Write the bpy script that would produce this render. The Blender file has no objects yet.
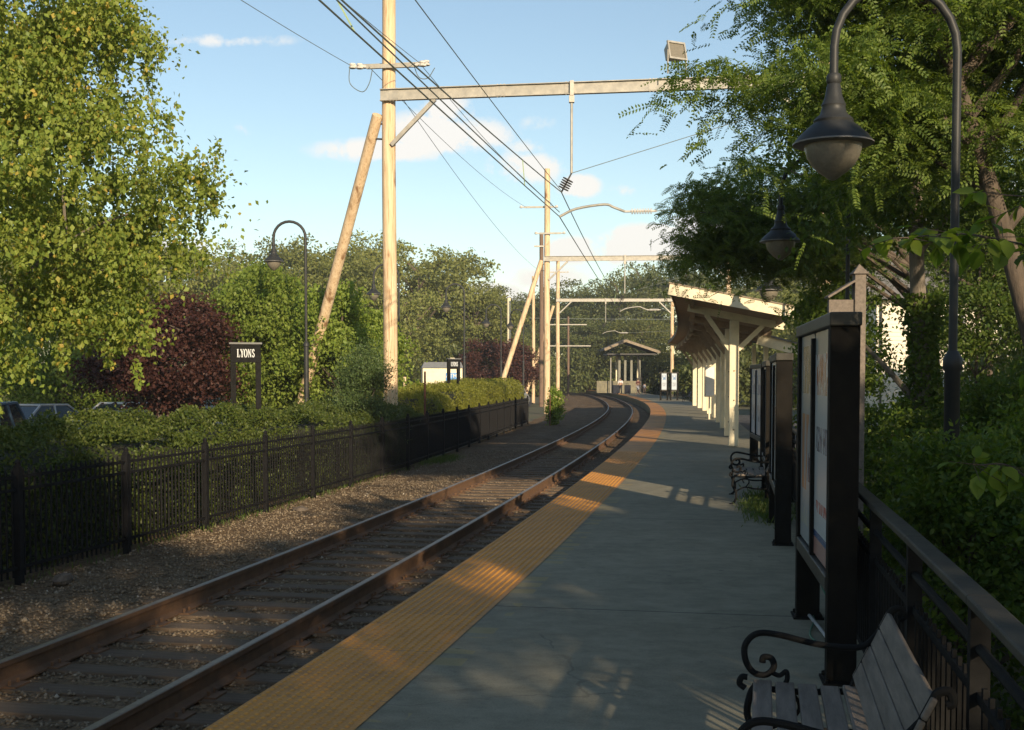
import bpy, math, random
import numpy as np
from mathutils import Vector, Matrix
random.seed(7)
R = math.radians
PI = math.pi
scene = bpy.context.scene
COL = scene.collection

# ------------------------------------------------------------------ track alignment (metres; platform top is z = 0)
_kn = [0, 20, 40, 80, 120, 180, 300]
_kv = np.array([4.512, 1.253, 1.0885, 2.0137, .8323, 6.0183, 6.0176]) / 1000
_S = np.linspace(-80, 300, 3801)
_kap = np.interp(_S, _kn, _kv); _kap[_S < 0] = 0
_TH = .2271 - np.concatenate([[0], np.cumsum((_kap[1:] + _kap[:-1]) / 2 * .1)])
_TH += .2271 - np.interp(0, _S, _TH)
_X = np.concatenate([[0], np.cumsum(np.sin(_TH[:-1]) * .1)])
_Y = np.concatenate([[0], np.cumsum(np.cos(_TH[:-1]) * .1)])
_X += -4.684 - np.interp(0, _S, _X); _Y -= np.interp(0, _S, _Y)

def P(s, off, z=0.0):
    th = np.interp(s, _S, _TH)
    return (float(np.interp(s, _S, _X) + off * math.cos(th)), float(np.interp(s, _S, _Y) - off * math.sin(th)), z)
def TH(s): return float(np.interp(s, _S, _TH))
def SO(x, y):
    i = int(np.argmin(np.hypot(_X - x, _Y - y)))
    return _S[i], (x - _X[i]) * math.cos(_TH[i]) - (y - _Y[i]) * math.sin(_TH[i])

# ------------------------------------------------------------------ materials
def nt(name):
    m = bpy.data.materials.new(name); m.use_nodes = True
    n = m.node_tree; n.nodes.clear()
    out = n.nodes.new('ShaderNodeOutputMaterial')
    return m, n, out
def N(n, t, **kw):
    o = n.nodes.new(t)
    for k, v in kw.items():
        if k in o.inputs.keys(): o.inputs[k].default_value = v
        else: setattr(o, k, v)
    return o
def ramp(n, stops, interp='LINEAR'):
    r = n.nodes.new('ShaderNodeValToRGB'); e = r.color_ramp.elements
    r.color_ramp.interpolation = interp
    while len(e) < len(stops): e.new(.5)
    for i, (p, c) in enumerate(stops):
        e[i].position = p; e[i].color = (*c, 1)
    return r
def mat(name, c1, c2=None, scale=6., rough=.7, metal=0., bump=.0, bscale=None, stretch=(1, 1, 1), detail=6, lo=.35, hi=.65, spec=.5):
    m, n, out = nt(name)
    b = N(n, 'ShaderNodeBsdfPrincipled', Roughness=rough, Metallic=metal)
    b.inputs['Specular IOR Level'].default_value = spec
    n.links.new(b.outputs[0], out.inputs[0])
    tc = n.nodes.new('ShaderNodeTexCoord'); mp = n.nodes.new('ShaderNodeMapping')
    mp.inputs['Scale'].default_value = stretch
    n.links.new(tc.outputs['Object'], mp.inputs[0])
    c2 = c2 or tuple(x * .75 for x in c1)
    no = N(n, 'ShaderNodeTexNoise', Scale=scale, Detail=detail, Roughness=.65)
    n.links.new(mp.outputs[0], no.inputs['Vector'])
    r = ramp(n, [(lo, c1), (hi, c2)])
    n.links.new(no.outputs[0], r.inputs[0]); n.links.new(r.outputs[0], b.inputs['Base Color'])
    if bump:
        nb = N(n, 'ShaderNodeTexNoise', Scale=bscale or scale * 4, Detail=8, Roughness=.7)
        n.links.new(mp.outputs[0], nb.inputs['Vector'])
        bp = N(n, 'ShaderNodeBump', Strength=bump, Distance=.02)
        n.links.new(nb.outputs[0], bp.inputs['Height']); n.links.new(bp.outputs[0], b.inputs['Normal'])
    return m
def leafmat(name, cols, trans=.35, rough=.5):
    m, n, out = nt(name)
    g = n.nodes.new('ShaderNodeNewGeometry')
    oi = n.nodes.new('ShaderNodeObjectInfo')
    r = ramp(n, [(i / (len(cols) - 1), c) for i, c in enumerate(cols)])
    n.links.new(g.outputs['Random Per Island'], r.inputs[0])
    hs = n.nodes.new('ShaderNodeHueSaturation')
    mm = N(n, 'ShaderNodeMapRange'); mm.inputs['To Min'].default_value = .8; mm.inputs['To Max'].default_value = 1.2
    n.links.new(oi.outputs['Random'], mm.inputs['Value']); n.links.new(mm.outputs[0], hs.inputs['Value'])
    n.links.new(r.outputs[0], hs.inputs['Color'])
    b = N(n, 'ShaderNodeBsdfPrincipled', Roughness=rough); b.inputs['Specular IOR Level'].default_value = .3
    t = n.nodes.new('ShaderNodeBsdfTranslucent')
    n.links.new(hs.outputs[0], b.inputs['Base Color'])
    br = n.nodes.new('ShaderNodeMixRGB'); br.blend_type = 'MULTIPLY'; br.inputs[0].default_value = 1
    br.inputs[2].default_value = (1.5, 1.45, .6, 1)
    n.links.new(hs.outputs[0], br.inputs[1]); n.links.new(br.outputs[0], t.inputs[0])
    mx = N(n, 'ShaderNodeMixShader'); mx.inputs[0].default_value = trans
    n.links.new(b.outputs[0], mx.inputs[1]); n.links.new(t.outputs[0], mx.inputs[2]); n.links.new(mx.outputs[0], out.inputs[0])
    return m

M = {}
M['iron'] = mat('black_paint', (.010, .010, .010), (.016, .016, .016), 9, .75, spec=.07, bump=.15)
M['fenceiron'] = mat('fence_paint', (.008, .008, .009), (.013, .013, .014), 9, .7, spec=.10)
M['postgrey'] = mat('lamp_paint', (.022, .024, .025), (.032, .034, .034), 9, .5, spec=.3)
M['galv'] = mat('galvanised_steel', (.42, .40, .35), (.30, .29, .26), 5, .6, .35, .15, stretch=(1, 1, 1))
M['pole'] = mat('weathered_pole', (.66, .54, .38), (.48, .36, .23), 2.2, .85, 0, .6, 9, stretch=(5, 5, .35))
def polemat():
    m = mat('weathered_pole', (.72, .57, .38), (.52, .37, .22), 2.2, .85, 0, .6, 9, stretch=(5, 5, .35)); n = m.node_tree
    b = [q for q in n.nodes if q.type == 'BSDF_PRINCIPLED'][0]; src = b.inputs['Base Color'].links[0].from_socket
    tc = [q for q in n.nodes if q.type == 'TEX_COORD'][0]; cur = src
    for st, sc, lo, hi, dk in (((1, 1, .35), 3.2, .60, .70, (.42, .32, .25)), ((14, 14, .5), 2.4, .58, .66, (.62, .52, .44))):
        mp = n.nodes.new('ShaderNodeMapping'); mp.inputs['Scale'].default_value = st; n.links.new(tc.outputs['Object'], mp.inputs[0])
        no = N(n, 'ShaderNodeTexNoise', Scale=sc, Detail=4.); n.links.new(mp.outputs[0], no.inputs['Vector'])
        r = ramp(n, [(lo, (1, 1, 1)), (hi, dk)]); n.links.new(no.outputs[0], r.inputs[0])
        mu = n.nodes.new('ShaderNodeMixRGB'); mu.blend_type = 'MULTIPLY'; mu.inputs[0].default_value = 1
        n.links.new(cur, mu.inputs[1]); n.links.new(r.outputs[0], mu.inputs[2]); cur = mu.outputs[0]
    n.links.new(cur, b.inputs['Base Color']); return m
M['pole'] = polemat()
M['poledark'] = mat('brown_pole', (.20, .13, .09), (.12, .08, .055), 2.2, .85, 0, .6, 9, stretch=(5, 5, .35))
M['cream'] = mat('cream_paint', (.80, .71, .50), (.66, .59, .42), 4, .6, 0, .1)
M['soffit'] = mat('brown_soffit_boards', (.36, .27, .18), (.26, .19, .125), 6, .7, 0, .2, stretch=(1, 1, 1))
M['shingle'] = mat('grey_shingles', (.20, .19, .18), (.12, .115, .11), 12, .9, 0, .3)
M['wood'] = mat('grey_bench_wood', (.20, .165, .135), (.12, .10, .08), 3, .8, 0, .4, 14, stretch=(9, 1.2, 9))
M['tie'] = mat('sleeper_wood', (.085, .058, .036), (.14, .10, .065), 3, .9, 0, .8, 12, stretch=(1, 8, 4))
M['rust'] = mat('rusty_rail', (.16, .085, .042), (.10, .056, .03), 7, .85, 0, .3)
M['railtop'] = mat('polished_rail', (.24, .20, .155), (.17, .13, .10), 20, .5, .5)
M['bark'] = mat('bark', (.13, .10, .075), (.07, .055, .042), 4, .95, 0, .9, 16, stretch=(3, 3, .6))
M['barkgrey'] = mat('grey_bark', (.22, .19, .15), (.12, .10, .08), 4, .95, 0, .9, 16, stretch=(3, 3, .6))
M['hedgecore'] = mat('hedge_core', (.035, .035, .018), (.02, .024, .012), 6, .95, 0, .5)
M['wire'] = mat('wire', (.16, .19, .17), (.12, .14, .13), 3, .6, .2)
M['porcelain'] = mat('porcelain', (.62, .60, .56), (.5, .48, .45), 6, .25)
M['dark'] = mat('dark_fitting', (.05, .045, .04), (.03, .03, .03), 6, .6)
M['rubber'] = mat('tyre', (.02, .02, .02), None, 6, .9)
M['asphalt'] = mat('asphalt', (.055, .055, .055), (.04, .04, .042), 3, .9, 0, .3, 60)
M['paintwhite'] = mat('white_paint', (.7, .7, .68), (.6, .6, .58), 3, .5)
M['housewall'] = mat('house_cream', (.80, .74, .60), (.72, .66, .53), 3, .8, stretch=(.2, .2, 6))
M['skin'] = mat('skin', (.45, .27, .19), (.40, .24, .17), 6, .6)
M['shirtwhite'] = mat('white_cloth', (.7, .7, .72), None, 6, .9)
M['shirtbrown'] = mat('maroon_cloth', (.16, .06, .05), None, 6, .9)
M['navy'] = mat('dark_cloth', (.015, .018, .03), None, 6, .9)
M['hair'] = mat('hair', (.03, .02, .015), None, 6, .8)
M['green_hose'] = mat('green_hose', (.05, .16, .09), None, 6, .6)
M['conduit'] = mat('grey_conduit', (.45, .46, .45), (.3, .3, .3), 6, .5)

def glass_mat(name, tint, rough=.08):
    m, n, out = nt(name)
    b = N(n, 'ShaderNodeBsdfPrincipled', Roughness=rough); b.inputs['Base Color'].default_value = (*tint, 1)
    b.inputs['Specular IOR Level'].default_value = .6
    n.links.new(b.outputs[0], out.inputs[0]); return m
M['carglass'] = glass_mat('car_glass', (.03, .04, .045), .05)
M['globe'] = mat('lamp_glass', (.20, .18, .14), (.15, .135, .105), 30, .3, 0, .2, 60)
def carpaint(name, c):
    m, n, out = nt(name)
    b = N(n, 'ShaderNodeBsdfPrincipled', Roughness=.3, Metallic=.1); b.inputs['Base Color'].default_value = (*c, 1)
    b.inputs['Coat Weight'].default_value = .7
    no = N(n, 'ShaderNodeTexNoise', Scale=3., Detail=5.)
    mr = N(n, 'ShaderNodeMapRange'); mr.inputs['To Min'].default_value = .25; mr.inputs['To Max'].default_value = .42
    n.links.new(no.outputs[0], mr.inputs['Value']); n.links.new(mr.outputs[0], b.inputs['Roughness'])
    n.links.new(b.outputs[0], out.inputs[0]); return m

# concrete platform: slab joints follow the platform, uv = (offset, station)
def concrete():
    m, n, out = nt('platform_concrete')
    b = N(n, 'ShaderNodeBsdfPrincipled', Roughness=.85); b.inputs['Specular IOR Level'].default_value = .3
    n.links.new(b.outputs[0], out.inputs[0])
    uv = n.nodes.new('ShaderNodeUVMap')
    n1 = N(n, 'ShaderNodeTexNoise', Scale=.7, Detail=6., Roughness=.7); n2 = N(n, 'ShaderNodeTexNoise', Scale=90., Detail=4., Roughness=.7)
    n3 = N(n, 'ShaderNodeTexNoise', Scale=5., Detail=8., Roughness=.75)
    mp = n.nodes.new('ShaderNodeMapping'); mp.inputs['Scale'].default_value = (.8, 1.0, 1)
    n.links.new(uv.outputs[0], mp.inputs[0])
    for q in (n1, n2): n.links.new(uv.outputs[0], q.inputs['Vector'])
    n.links.new(mp.outputs[0], n3.inputs['Vector'])
    r1 = ramp(n, [(.3, (.215, .197, .14)), (.7, (.30, .28, .205))])
    n.links.new(n1.outputs[0], r1.inputs[0])
    r3 = ramp(n, [(.36, (.72, .72, .70)), (.62, (1, 1, 1))]); n.links.new(n3.outputs[0], r3.inputs[0])
    mu = n.nodes.new('ShaderNodeMixRGB'); mu.blend_type = 'MULTIPLY'; mu.inputs[0].default_value = 1
    n.links.new(r1.outputs[0], mu.inputs[1]); n.links.new(r3.outputs[0], mu.inputs[2])
    r2 = ramp(n, [(.35, (.8, .8, .8)), (.65, (1.1, 1.1, 1.1))]); n.links.new(n2.outputs[0], r2.inputs[0])
    mu2 = n.nodes.new('ShaderNodeMixRGB'); mu2.blend_type = 'MULTIPLY'; mu2.inputs[0].default_value = 1
    n.links.new(mu.outputs[0], mu2.inputs[1]); n.links.new(r2.outputs[0], mu2.inputs[2])
    # joints
    sp = n.nodes.new('ShaderNodeSeparateXYZ'); n.links.new(uv.outputs[0], sp.inputs[0])
    def mth(op, a, b_=None, c=None):
        q = n.nodes.new('ShaderNodeMath'); q.operation = op
        for i, x in enumerate((a, b_, c)):
            if x is None: continue
            if isinstance(x, (int, float)): q.inputs[i].default_value = x
            else: n.links.new(x, q.inputs[i])
        return q.outputs[0]
    j = mth('PINGPONG', mth('ADD', sp.outputs[1], -10.2), 3.05)
    jl = mth('LESS_THAN', j, .011)
    mj = n.nodes.new('ShaderNodeMixRGB'); n.links.new(jl, mj.inputs[0]); n.links.new(mu2.outputs[0], mj.inputs[1]); mj.inputs[2].default_value = (.06, .06, .05, 1)
    # faint worn ochre lane marks beside the strip
    e1 = mth('LESS_THAN', sp.outputs[0], 2.70)
    bk = mth('LESS_THAN', mth('PINGPONG', sp.outputs[1], .16), .10)
    nz = N(n, 'ShaderNodeTexNoise', Scale=1.1, Detail=2.); n.links.new(uv.outputs[0], nz.inputs['Vector'])
    q = mth('MULTIPLY', mth('MULTIPLY', e1, bk), mth('MULTIPLY', mth('GREATER_THAN', nz.outputs[0], .5), .30))
    mk = n.nodes.new('ShaderNodeMixRGB'); n.links.new(q, mk.inputs[0]); n.links.new(mj.outputs[0], mk.inputs[1]); mk.inputs[2].default_value = (.40, .30, .08, 1)
    # hairline cracks, gum spots and damp stains
    wn = N(n, 'ShaderNodeTexNoise', Scale=2.2, Detail=6.); n.links.new(uv.outputs[0], wn.inputs['Vector'])
    va = n.nodes.new('ShaderNodeVectorMath'); va.operation = 'MULTIPLY_ADD'; va.inputs[1].default_value = (.5, .5, 0); n.links.new(wn.outputs['Color'], va.inputs[0]); n.links.new(uv.outputs[0], va.inputs[2])
    vc = N(n, 'ShaderNodeTexVoronoi', Scale=.36); vc.feature = 'DISTANCE_TO_EDGE'; n.links.new(va.outputs[0], vc.inputs['Vector'])
    msk = N(n, 'ShaderNodeTexNoise', Scale=.5, Detail=2.); n.links.new(uv.outputs[0], msk.inputs['Vector'])
    crack = mth('MULTIPLY', mth('LESS_THAN', vc.outputs['Distance'], .0022), mth('MULTIPLY', mth('GREATER_THAN', msk.outputs[0], .54), .38))
    vg = N(n, 'ShaderNodeTexVoronoi', Scale=2.6); n.links.new(uv.outputs[0], vg.inputs['Vector'])
    sg_ = n.nodes.new('ShaderNodeSeparateXYZ'); n.links.new(vg.outputs['Color'], sg_.inputs[0])
    gum = mth('MULTIPLY', mth('LESS_THAN', vg.outputs['Distance'], mth('MULTIPLY', sg_.outputs[1], .085)), mth('MULTIPLY', mth('GREATER_THAN', sg_.outputs[0], .55), .5))
    st_ = N(n, 'ShaderNodeTexNoise', Scale=.9, Detail=9., Roughness=.8); n.links.new(va.outputs[0], st_.inputs['Vector'])
    rs = ramp(n, [(.55, (0, 0, 0)), (.66, (.45, .45, .45))]); n.links.new(st_.outputs[0], rs.inputs[0])
    al = mth('MAXIMUM', mth('MAXIMUM', crack, gum), rs.outputs[0])
    mw = n.nodes.new('ShaderNodeMixRGB'); n.links.new(al, mw.inputs[0]); n.links.new(mk.outputs[0], mw.inputs[1]); mw.inputs[2].default_value = (.07, .065, .05, 1)
    n.links.new(mw.outputs[0], b.inputs['Base Color'])
    bp = N(n, 'ShaderNodeBump', Strength=.35, Distance=.004)
    n.links.new(n2.outputs[0], bp.inputs['Height']); n.links.new(bp.outputs[0], b.inputs['Normal'])
    return m
M['concrete'] = concrete()
def tactile():
    m, n, out = nt('tactile_ochre')
    b = N(n, 'ShaderNodeBsdfPrincipled', Roughness=.65)
    n.links.new(b.outputs[0], out.inputs[0])
    uv = n.nodes.new('ShaderNodeUVMap')
    n1 = N(n, 'ShaderNodeTexNoise', Scale=1.6, Detail=8., Roughness=.75); n.links.new(uv.outputs[0], n1.inputs['Vector'])
    r = ramp(n, [(.35, (.62, .27, .03)), (.68, (.46, .20, .03))]); n.links.new(n1.outputs[0], r.inputs[0])
    n2 = N(n, 'ShaderNodeTexNoise', Scale=60., Detail=4.); n.links.new(uv.outputs[0], n2.inputs['Vector'])
    r2 = ramp(n, [(.35, (.75, .75, .75)), (.6, (1, 1, 1))]); n.links.new(n2.outputs[0], r2.inputs[0])
    mu = n.nodes.new('ShaderNodeMixRGB'); mu.blend_type = 'MULTIPLY'; mu.inputs[0].default_value = 1
    n.links.new(r.outputs[0], mu.inputs[1]); n.links.new(r2.outputs[0], mu.inputs[2])
    vt = n.nodes.new('ShaderNodeVectorMath'); vt.operation = 'DIVIDE'; vt.inputs[1].default_value = (10, 1.22, 1); n.links.new(uv.outputs[0], vt.inputs[0])
    vf = n.nodes.new('ShaderNodeVectorMath'); vf.operation = 'FLOOR'; n.links.new(vt.outputs[0], vf.inputs[0]); wt = n.nodes.new('ShaderNodeTexWhiteNoise'); n.links.new(vf.outputs[0], wt.inputs['Vector'])
    rt = ramp(n, [(0, (.80, .80, .82)), (1, (1.08, 1.05, 1))]); n.links.new(wt.outputs['Value'], rt.inputs[0])
    ds = N(n, 'ShaderNodeTexNoise', Scale=3.5, Detail=9., Roughness=.8); n.links.new(uv.outputs[0], ds.inputs['Vector'])
    rd = ramp(n, [(.50, (1, 1, 1)), (.66, (.62, .60, .60))]); n.links.new(ds.outputs[0], rd.inputs[0])
    for q_ in (rt, rd):
        m3 = n.nodes.new('ShaderNodeMixRGB'); m3.blend_type = 'MULTIPLY'; m3.inputs[0].default_value = 1; n.links.new(mu.outputs[0], m3.inputs[1]); n.links.new(q_.outputs[0], m3.inputs[2]); mu = m3
    # panel joints
    sp = n.nodes.new('ShaderNodeSeparateXYZ'); n.links.new(uv.outputs[0], sp.inputs[0])
    q = n.nodes.new('ShaderNodeMath'); q.operation = 'PINGPONG'; n.links.new(sp.outputs[1], q.inputs[0]); q.inputs[1].default_value = .61
    l = n.nodes.new('ShaderNodeMath'); l.operation = 'LESS_THAN'; n.links.new(q.outputs[0], l.inputs[0]); l.inputs[1].default_value = .006
    mj = n.nodes.new('ShaderNodeMixRGB'); n.links.new(l.outputs[0], mj.inputs[0]); n.links.new(mu.outputs[0], mj.inputs[1]); mj.inputs[2].default_value = (.2, .11, .04, 1)
    n.links.new(mj.outputs[0], b.inputs['Base Color'])
    return m
M['tactile'] = tactile()
def ballastmat(name, cs, scale=28.):
    m, n, out = nt(name)
    b = N(n, 'ShaderNodeBsdfPrincipled', Roughness=.95); b.inputs['Specular IOR Level'].default_value = .2
    n.links.new(b.outputs[0], out.inputs[0])
    tc = n.nodes.new('ShaderNodeTexCoord')
    v = N(n, 'ShaderNodeTexVoronoi', Scale=scale); n.links.new(tc.outputs['Object'], v.inputs['Vector'])
    r = ramp(n, [(i / (len(cs) - 1), c) for i, c in enumerate(cs)])
    sx = n.nodes.new('ShaderNodeSeparateXYZ'); n.links.new(v.outputs['Color'], sx.inputs[0]); n.links.new(sx.outputs[0], r.inputs[0])
    nn = N(n, 'ShaderNodeTexNoise', Scale=1.3, Detail=7., Roughness=.7); n.links.new(tc.outputs['Object'], nn.inputs['Vector'])
    r2 = ramp(n, [(.33, (.62, .55, .48)), (.66, (1.1, 1.05, 1))]); n.links.new(nn.outputs[0], r2.inputs[0])
    mu = n.nodes.new('ShaderNodeMixRGB'); mu.blend_type = 'MULTIPLY'; mu.inputs[0].default_value = 1
    n.links.new(r.outputs[0], mu.inputs[1]); n.links.new(r2.outputs[0], mu.inputs[2]); n.links.new(mu.outputs[0], b.inputs['Base Color'])
    bp = N(n, 'ShaderNodeBump', Strength=1., Distance=.03); bp.invert = True
    n.links.new(v.outputs['Distance'], bp.inputs['Height']); n.links.new(bp.outputs[0], b.inputs['Normal'])
    return m
M['ballast'] = ballastmat('ballast', [(.105, .075, .046), (.17, .125, .078), (.22, .165, .105), (.13, .095, .058)])
M['ground'] = mat('soil_and_grass', (.07, .085, .03), (.10, .08, .05), .8, .95, 0, .5, 30)
def stonemat():
    m, n, out = nt('ballast_stones')
    g = n.nodes.new('ShaderNodeNewGeometry')
    r = ramp(n, [(0, (.10, .078, .05)), (.5, (.17, .13, .083)), (.9, (.22, .172, .115)), (.985, (.27, .23, .17)), (1, (.38, .34, .28))])
    n.links.new(g.outputs['Random Per Island'], r.inputs[0])
    b = N(n, 'ShaderNodeBsdfPrincipled', Roughness=.9); n.links.new(r.outputs[0], b.inputs['Base Color']); n.links.new(b.outputs[0], out.inputs[0])
    return m
M['stone'] = stonemat()
# foliage
M['birch'] = leafmat('birch_leaves', [(.12, .185, .035), (.19, .255, .045), (.15, .215, .04), (.27, .32, .07), (.23, .275, .055), (.18, .24, .045), (.25, .28, .05), (.13, .19, .035), (.21, .255, .05), (.20, .25, .05), (.16, .215, .04), (.44, .33, .07)], .4)
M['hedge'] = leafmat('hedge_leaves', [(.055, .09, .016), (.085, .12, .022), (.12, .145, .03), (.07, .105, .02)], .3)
M['hedgelit'] = leafmat('sunlit_hedge_leaves', [(.15, .17, .025), (.21, .22, .035), (.25, .25, .045), (.17, .19, .03)], .35)  # sunlight on the far blocks is put into this brighter leaf colour
M['locust'] = leafmat('locust_leaves', [(.08, .135, .034), (.12, .18, .038), (.17, .225, .046), (.10, .155, .034)], .5)
M['maple'] = leafmat('broad_leaves', [(.08, .15, .022), (.13, .20, .026), (.20, .26, .036), (.10, .17, .024)], .5)
M['understory'] = leafmat('understory_leaves', [(.065, .12, .02), (.10, .165, .028), (.15, .20, .034), (.085, .14, .024)], .45)
M['plum'] = leafmat('purple_leaves', [(.055, .022, .020), (.08, .032, .026), (.105, .046, .032), (.045, .018, .02)], .3)
M['lightgreen'] = leafmat('light_green_leaves', [(.14, .22, .035), (.20, .27, .045), (.25, .31, .06), (.16, .235, .04)], .4)
M['far'] = leafmat('woodland_leaves', [(.12, .15, .045), (.17, .19, .055), (.21, .22, .065), (.14, .165, .05)], .3)
M['fardark'] = leafmat('dark_woodland_leaves', [(.075, .10, .034), (.11, .135, .042), (.14, .155, .05), (.085, .11, .036)], .3)
M['conifer'] = leafmat('conifer_leaves', [(.05, .085, .03), (.07, .11, .034), (.095, .13, .04)], .2)
M['grass'] = leafmat('grass_blades', [(.05, .09, .018), (.08, .12, .026), (.11, .13, .035)], .4)

# ------------------------------------------------------------------ mesh builder
class MB:
    def __init__(s): s.v = []; s.f = []; s.uv = None
    def add(s, v, f):
        k = len(s.v); s.v += [tuple(map(float, p)) for p in v]; s.f += [tuple(i + k for i in q) for q in f]; return s
    def box(s, a, b, mtx=None):
        (x0, y0, z0), (x1, y1, z1) = a, b
        v = [(x0, y0, z0), (x1, y0, z0), (x1, y1, z0), (x0, y1, z0), (x0, y0, z1), (x1, y0, z1), (x1, y1, z1), (x0, y1, z1)]
        if mtx is not None: v = [tuple(mtx @ Vector(p)) for p in v]
        return s.add(v, [(0, 3, 2, 1), (4, 5, 6, 7), (0, 1, 5, 4), (1, 2, 6, 5), (2, 3, 7, 6), (3, 0, 4, 7)])
    def beam(s, p, q, w, h, up=(0, 0, 1)):
        p, q = Vector(p), Vector(q); d = (q - p); L = d.length; d.normalize()
        u = Vector(up); sd = d.cross(u)
        if sd.length < 1e-4: sd = d.cross(Vector((1, 0, 0)))
        sd.normalize(); u = sd.cross(d)
        v = []
        for e in (p, q):
            for a, b in ((-1, -1), (1, -1), (1, 1), (-1, 1)): v.append(e + sd * a * w / 2 + u * b * h / 2)
        return s.add(v, [(0, 1, 2, 3), (7, 6, 5, 4), (0, 4, 5, 1), (1, 5, 6, 2), (2, 6, 7, 3), (3, 7, 4, 0)])
    def tube(s, pts, r, n=8, caps=True):
        pts = [Vector(p) for p in pts]; m = len(pts)
        rs = r if isinstance(r, (list, tuple)) else [r] * m
        base = len(s.v); ref = None
        for i, p in enumerate(pts):
            d = (pts[min(i + 1, m - 1)] - pts[max(i - 1, 0)]).normalized()
            if ref is None:
                ref = Vector((1, 0, 0)) if abs(d.x) < .9 else Vector((0, 1, 0))
            a = (ref - d * ref.dot(d)).normalized(); ref = a; b = d.cross(a)
            for k in range(n):
                t = 2 * PI * k / n; s.v.append(tuple(p + (a * math.cos(t) + b * math.sin(t)) * rs[i]))
        for i in range(m - 1):
            for k in range(n):
                a0 = base + i * n + k; a1 = base + i * n + (k + 1) % n
                s.f.append((a0, a1, a1 + n, a0 + n))
        if caps:
            s.f.append(tuple(base + k for k in range(n))[::-1]); s.f.append(tuple(base + (m - 1) * n + k for k in range(n)))
        return s
    def lathe(s, prof, c=(0, 0, 0), n=16):
        base = len(s.v); m = len(prof)
        for r, z in prof:
            for k in range(n):
                t = 2 * PI * k / n; s.v.append((c[0] + r * math.cos(t), c[1] + r * math.sin(t), c[2] + z))
        for i in range(m - 1):
            for k in range(n):
                a0 = base + i * n + k; a1 = base + i * n + (k + 1) % n
                s.f.append((a0, a1, a1 + n, a0 + n))
        s.f.append(tuple(base + k for k in range(n))[::-1]); s.f.append(tuple(base + (m - 1) * n + k for k in range(n)))
        return s
    def sweep(s, prof, ss, closed=True):
        """prof: list of (off, z) swept along the track alignment"""
        base = len(s.v); m = len(prof)
        for st in ss:
            for o, z in prof: s.v.append(P(st, o, z))
        for i in range(len(ss) - 1):
            for k in range(m if closed else m - 1):
                a0 = base + i * m + k; a1 = base + i * m + (k + 1) % m
                s.f.append((a0, a0 + m, a1 + m, a1))
        if closed:
            s.f.append(tuple(base + k for k in range(m))); s.f.append(tuple(base + (len(ss) - 1) * m + k for k in range(m))[::-1])
        return s
    def build(s, name, m, parent=None, world=False, smooth=False, bevel=0, loc=None, rot=None):
        me = bpy.data.meshes.new(name)
        v = s.v
        if world and parent is not None:
            l = parent.location; v = [(x - l.x, y - l.y, z - l.z) for x, y, z in v]
        me.from_pydata(v, [], s.f); me.update()
        import bmesh
        bm = bmesh.new(); bm.from_mesh(me); bmesh.ops.recalc_face_normals(bm, faces=bm.faces); bm.to_mesh(me); bm.free()
        if smooth:
            me.shade_smooth(); me.set_sharp_from_angle(angle=R(38))
        me.materials.append(m)
        o = bpy.data.objects.new(name, me); COL.objects.link(o)
        if parent is not None: o.parent = parent
        if loc: o.location = loc
        if rot is not None: o.rotation_euler = (0, 0, rot)
        if bevel:
            b = o.modifiers.new('bevel', 'BEVEL'); b.width = bevel; b.segments = 2; b.limit_method = 'ANGLE'
        return o

def tag(o, label=None, cat=None, group=None, kind=None):
    if label: o['label'] = label
    if cat: o['category'] = cat
    if group: o['group'] = group
    if kind: o['kind'] = kind
    return o
def thing(name, label, cat, loc=(0, 0, 0), rz=0, group=None):
    o = bpy.data.objects.new(name, None); COL.objects.link(o); o.empty_display_size = .2
    o.location = loc; o.rotation_euler = (0, 0, rz)
    return tag(o, label, cat, group)
def dup(root, loc=None, rz=None, label=None, group=None, scale=None):
    r = root.copy(); COL.objects.link(r)
    if loc is not None: r.location = loc
    if rz is not None: r.rotation_euler = (0, 0, rz)
    if label: r['label'] = label
    if group: r['group'] = group
    if scale: r.scale = scale
    for ch in list(root.children):
        c = ch.copy(); COL.objects.link(c); c.parent = r
        for g in list(ch.children):
            d = g.copy(); COL.objects.link(d); d.parent = c
    return r
def struct(name, mb, m, **k):
    o = mb.build(name, m, **k); o['kind'] = 'structure'; return o
def spline(pts, n=8):
    pts = [Vector(p) for p in pts]; out = []
    q = [pts[0] * 2 - pts[1]] + pts + [pts[-1] * 2 - pts[-2]]
    for i in range(1, len(q) - 2):
        for k in range(n):
            t = k / n; a, b, c, d = q[i - 1], q[i], q[i + 1], q[i + 2]
            out.append(.5 * ((2 * b) + (c - a) * t + (2 * a - 5 * b + 4 * c - d) * t * t + (3 * b - a - 3 * c + d) * t ** 3))
    out.append(pts[-1]); return out

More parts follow.
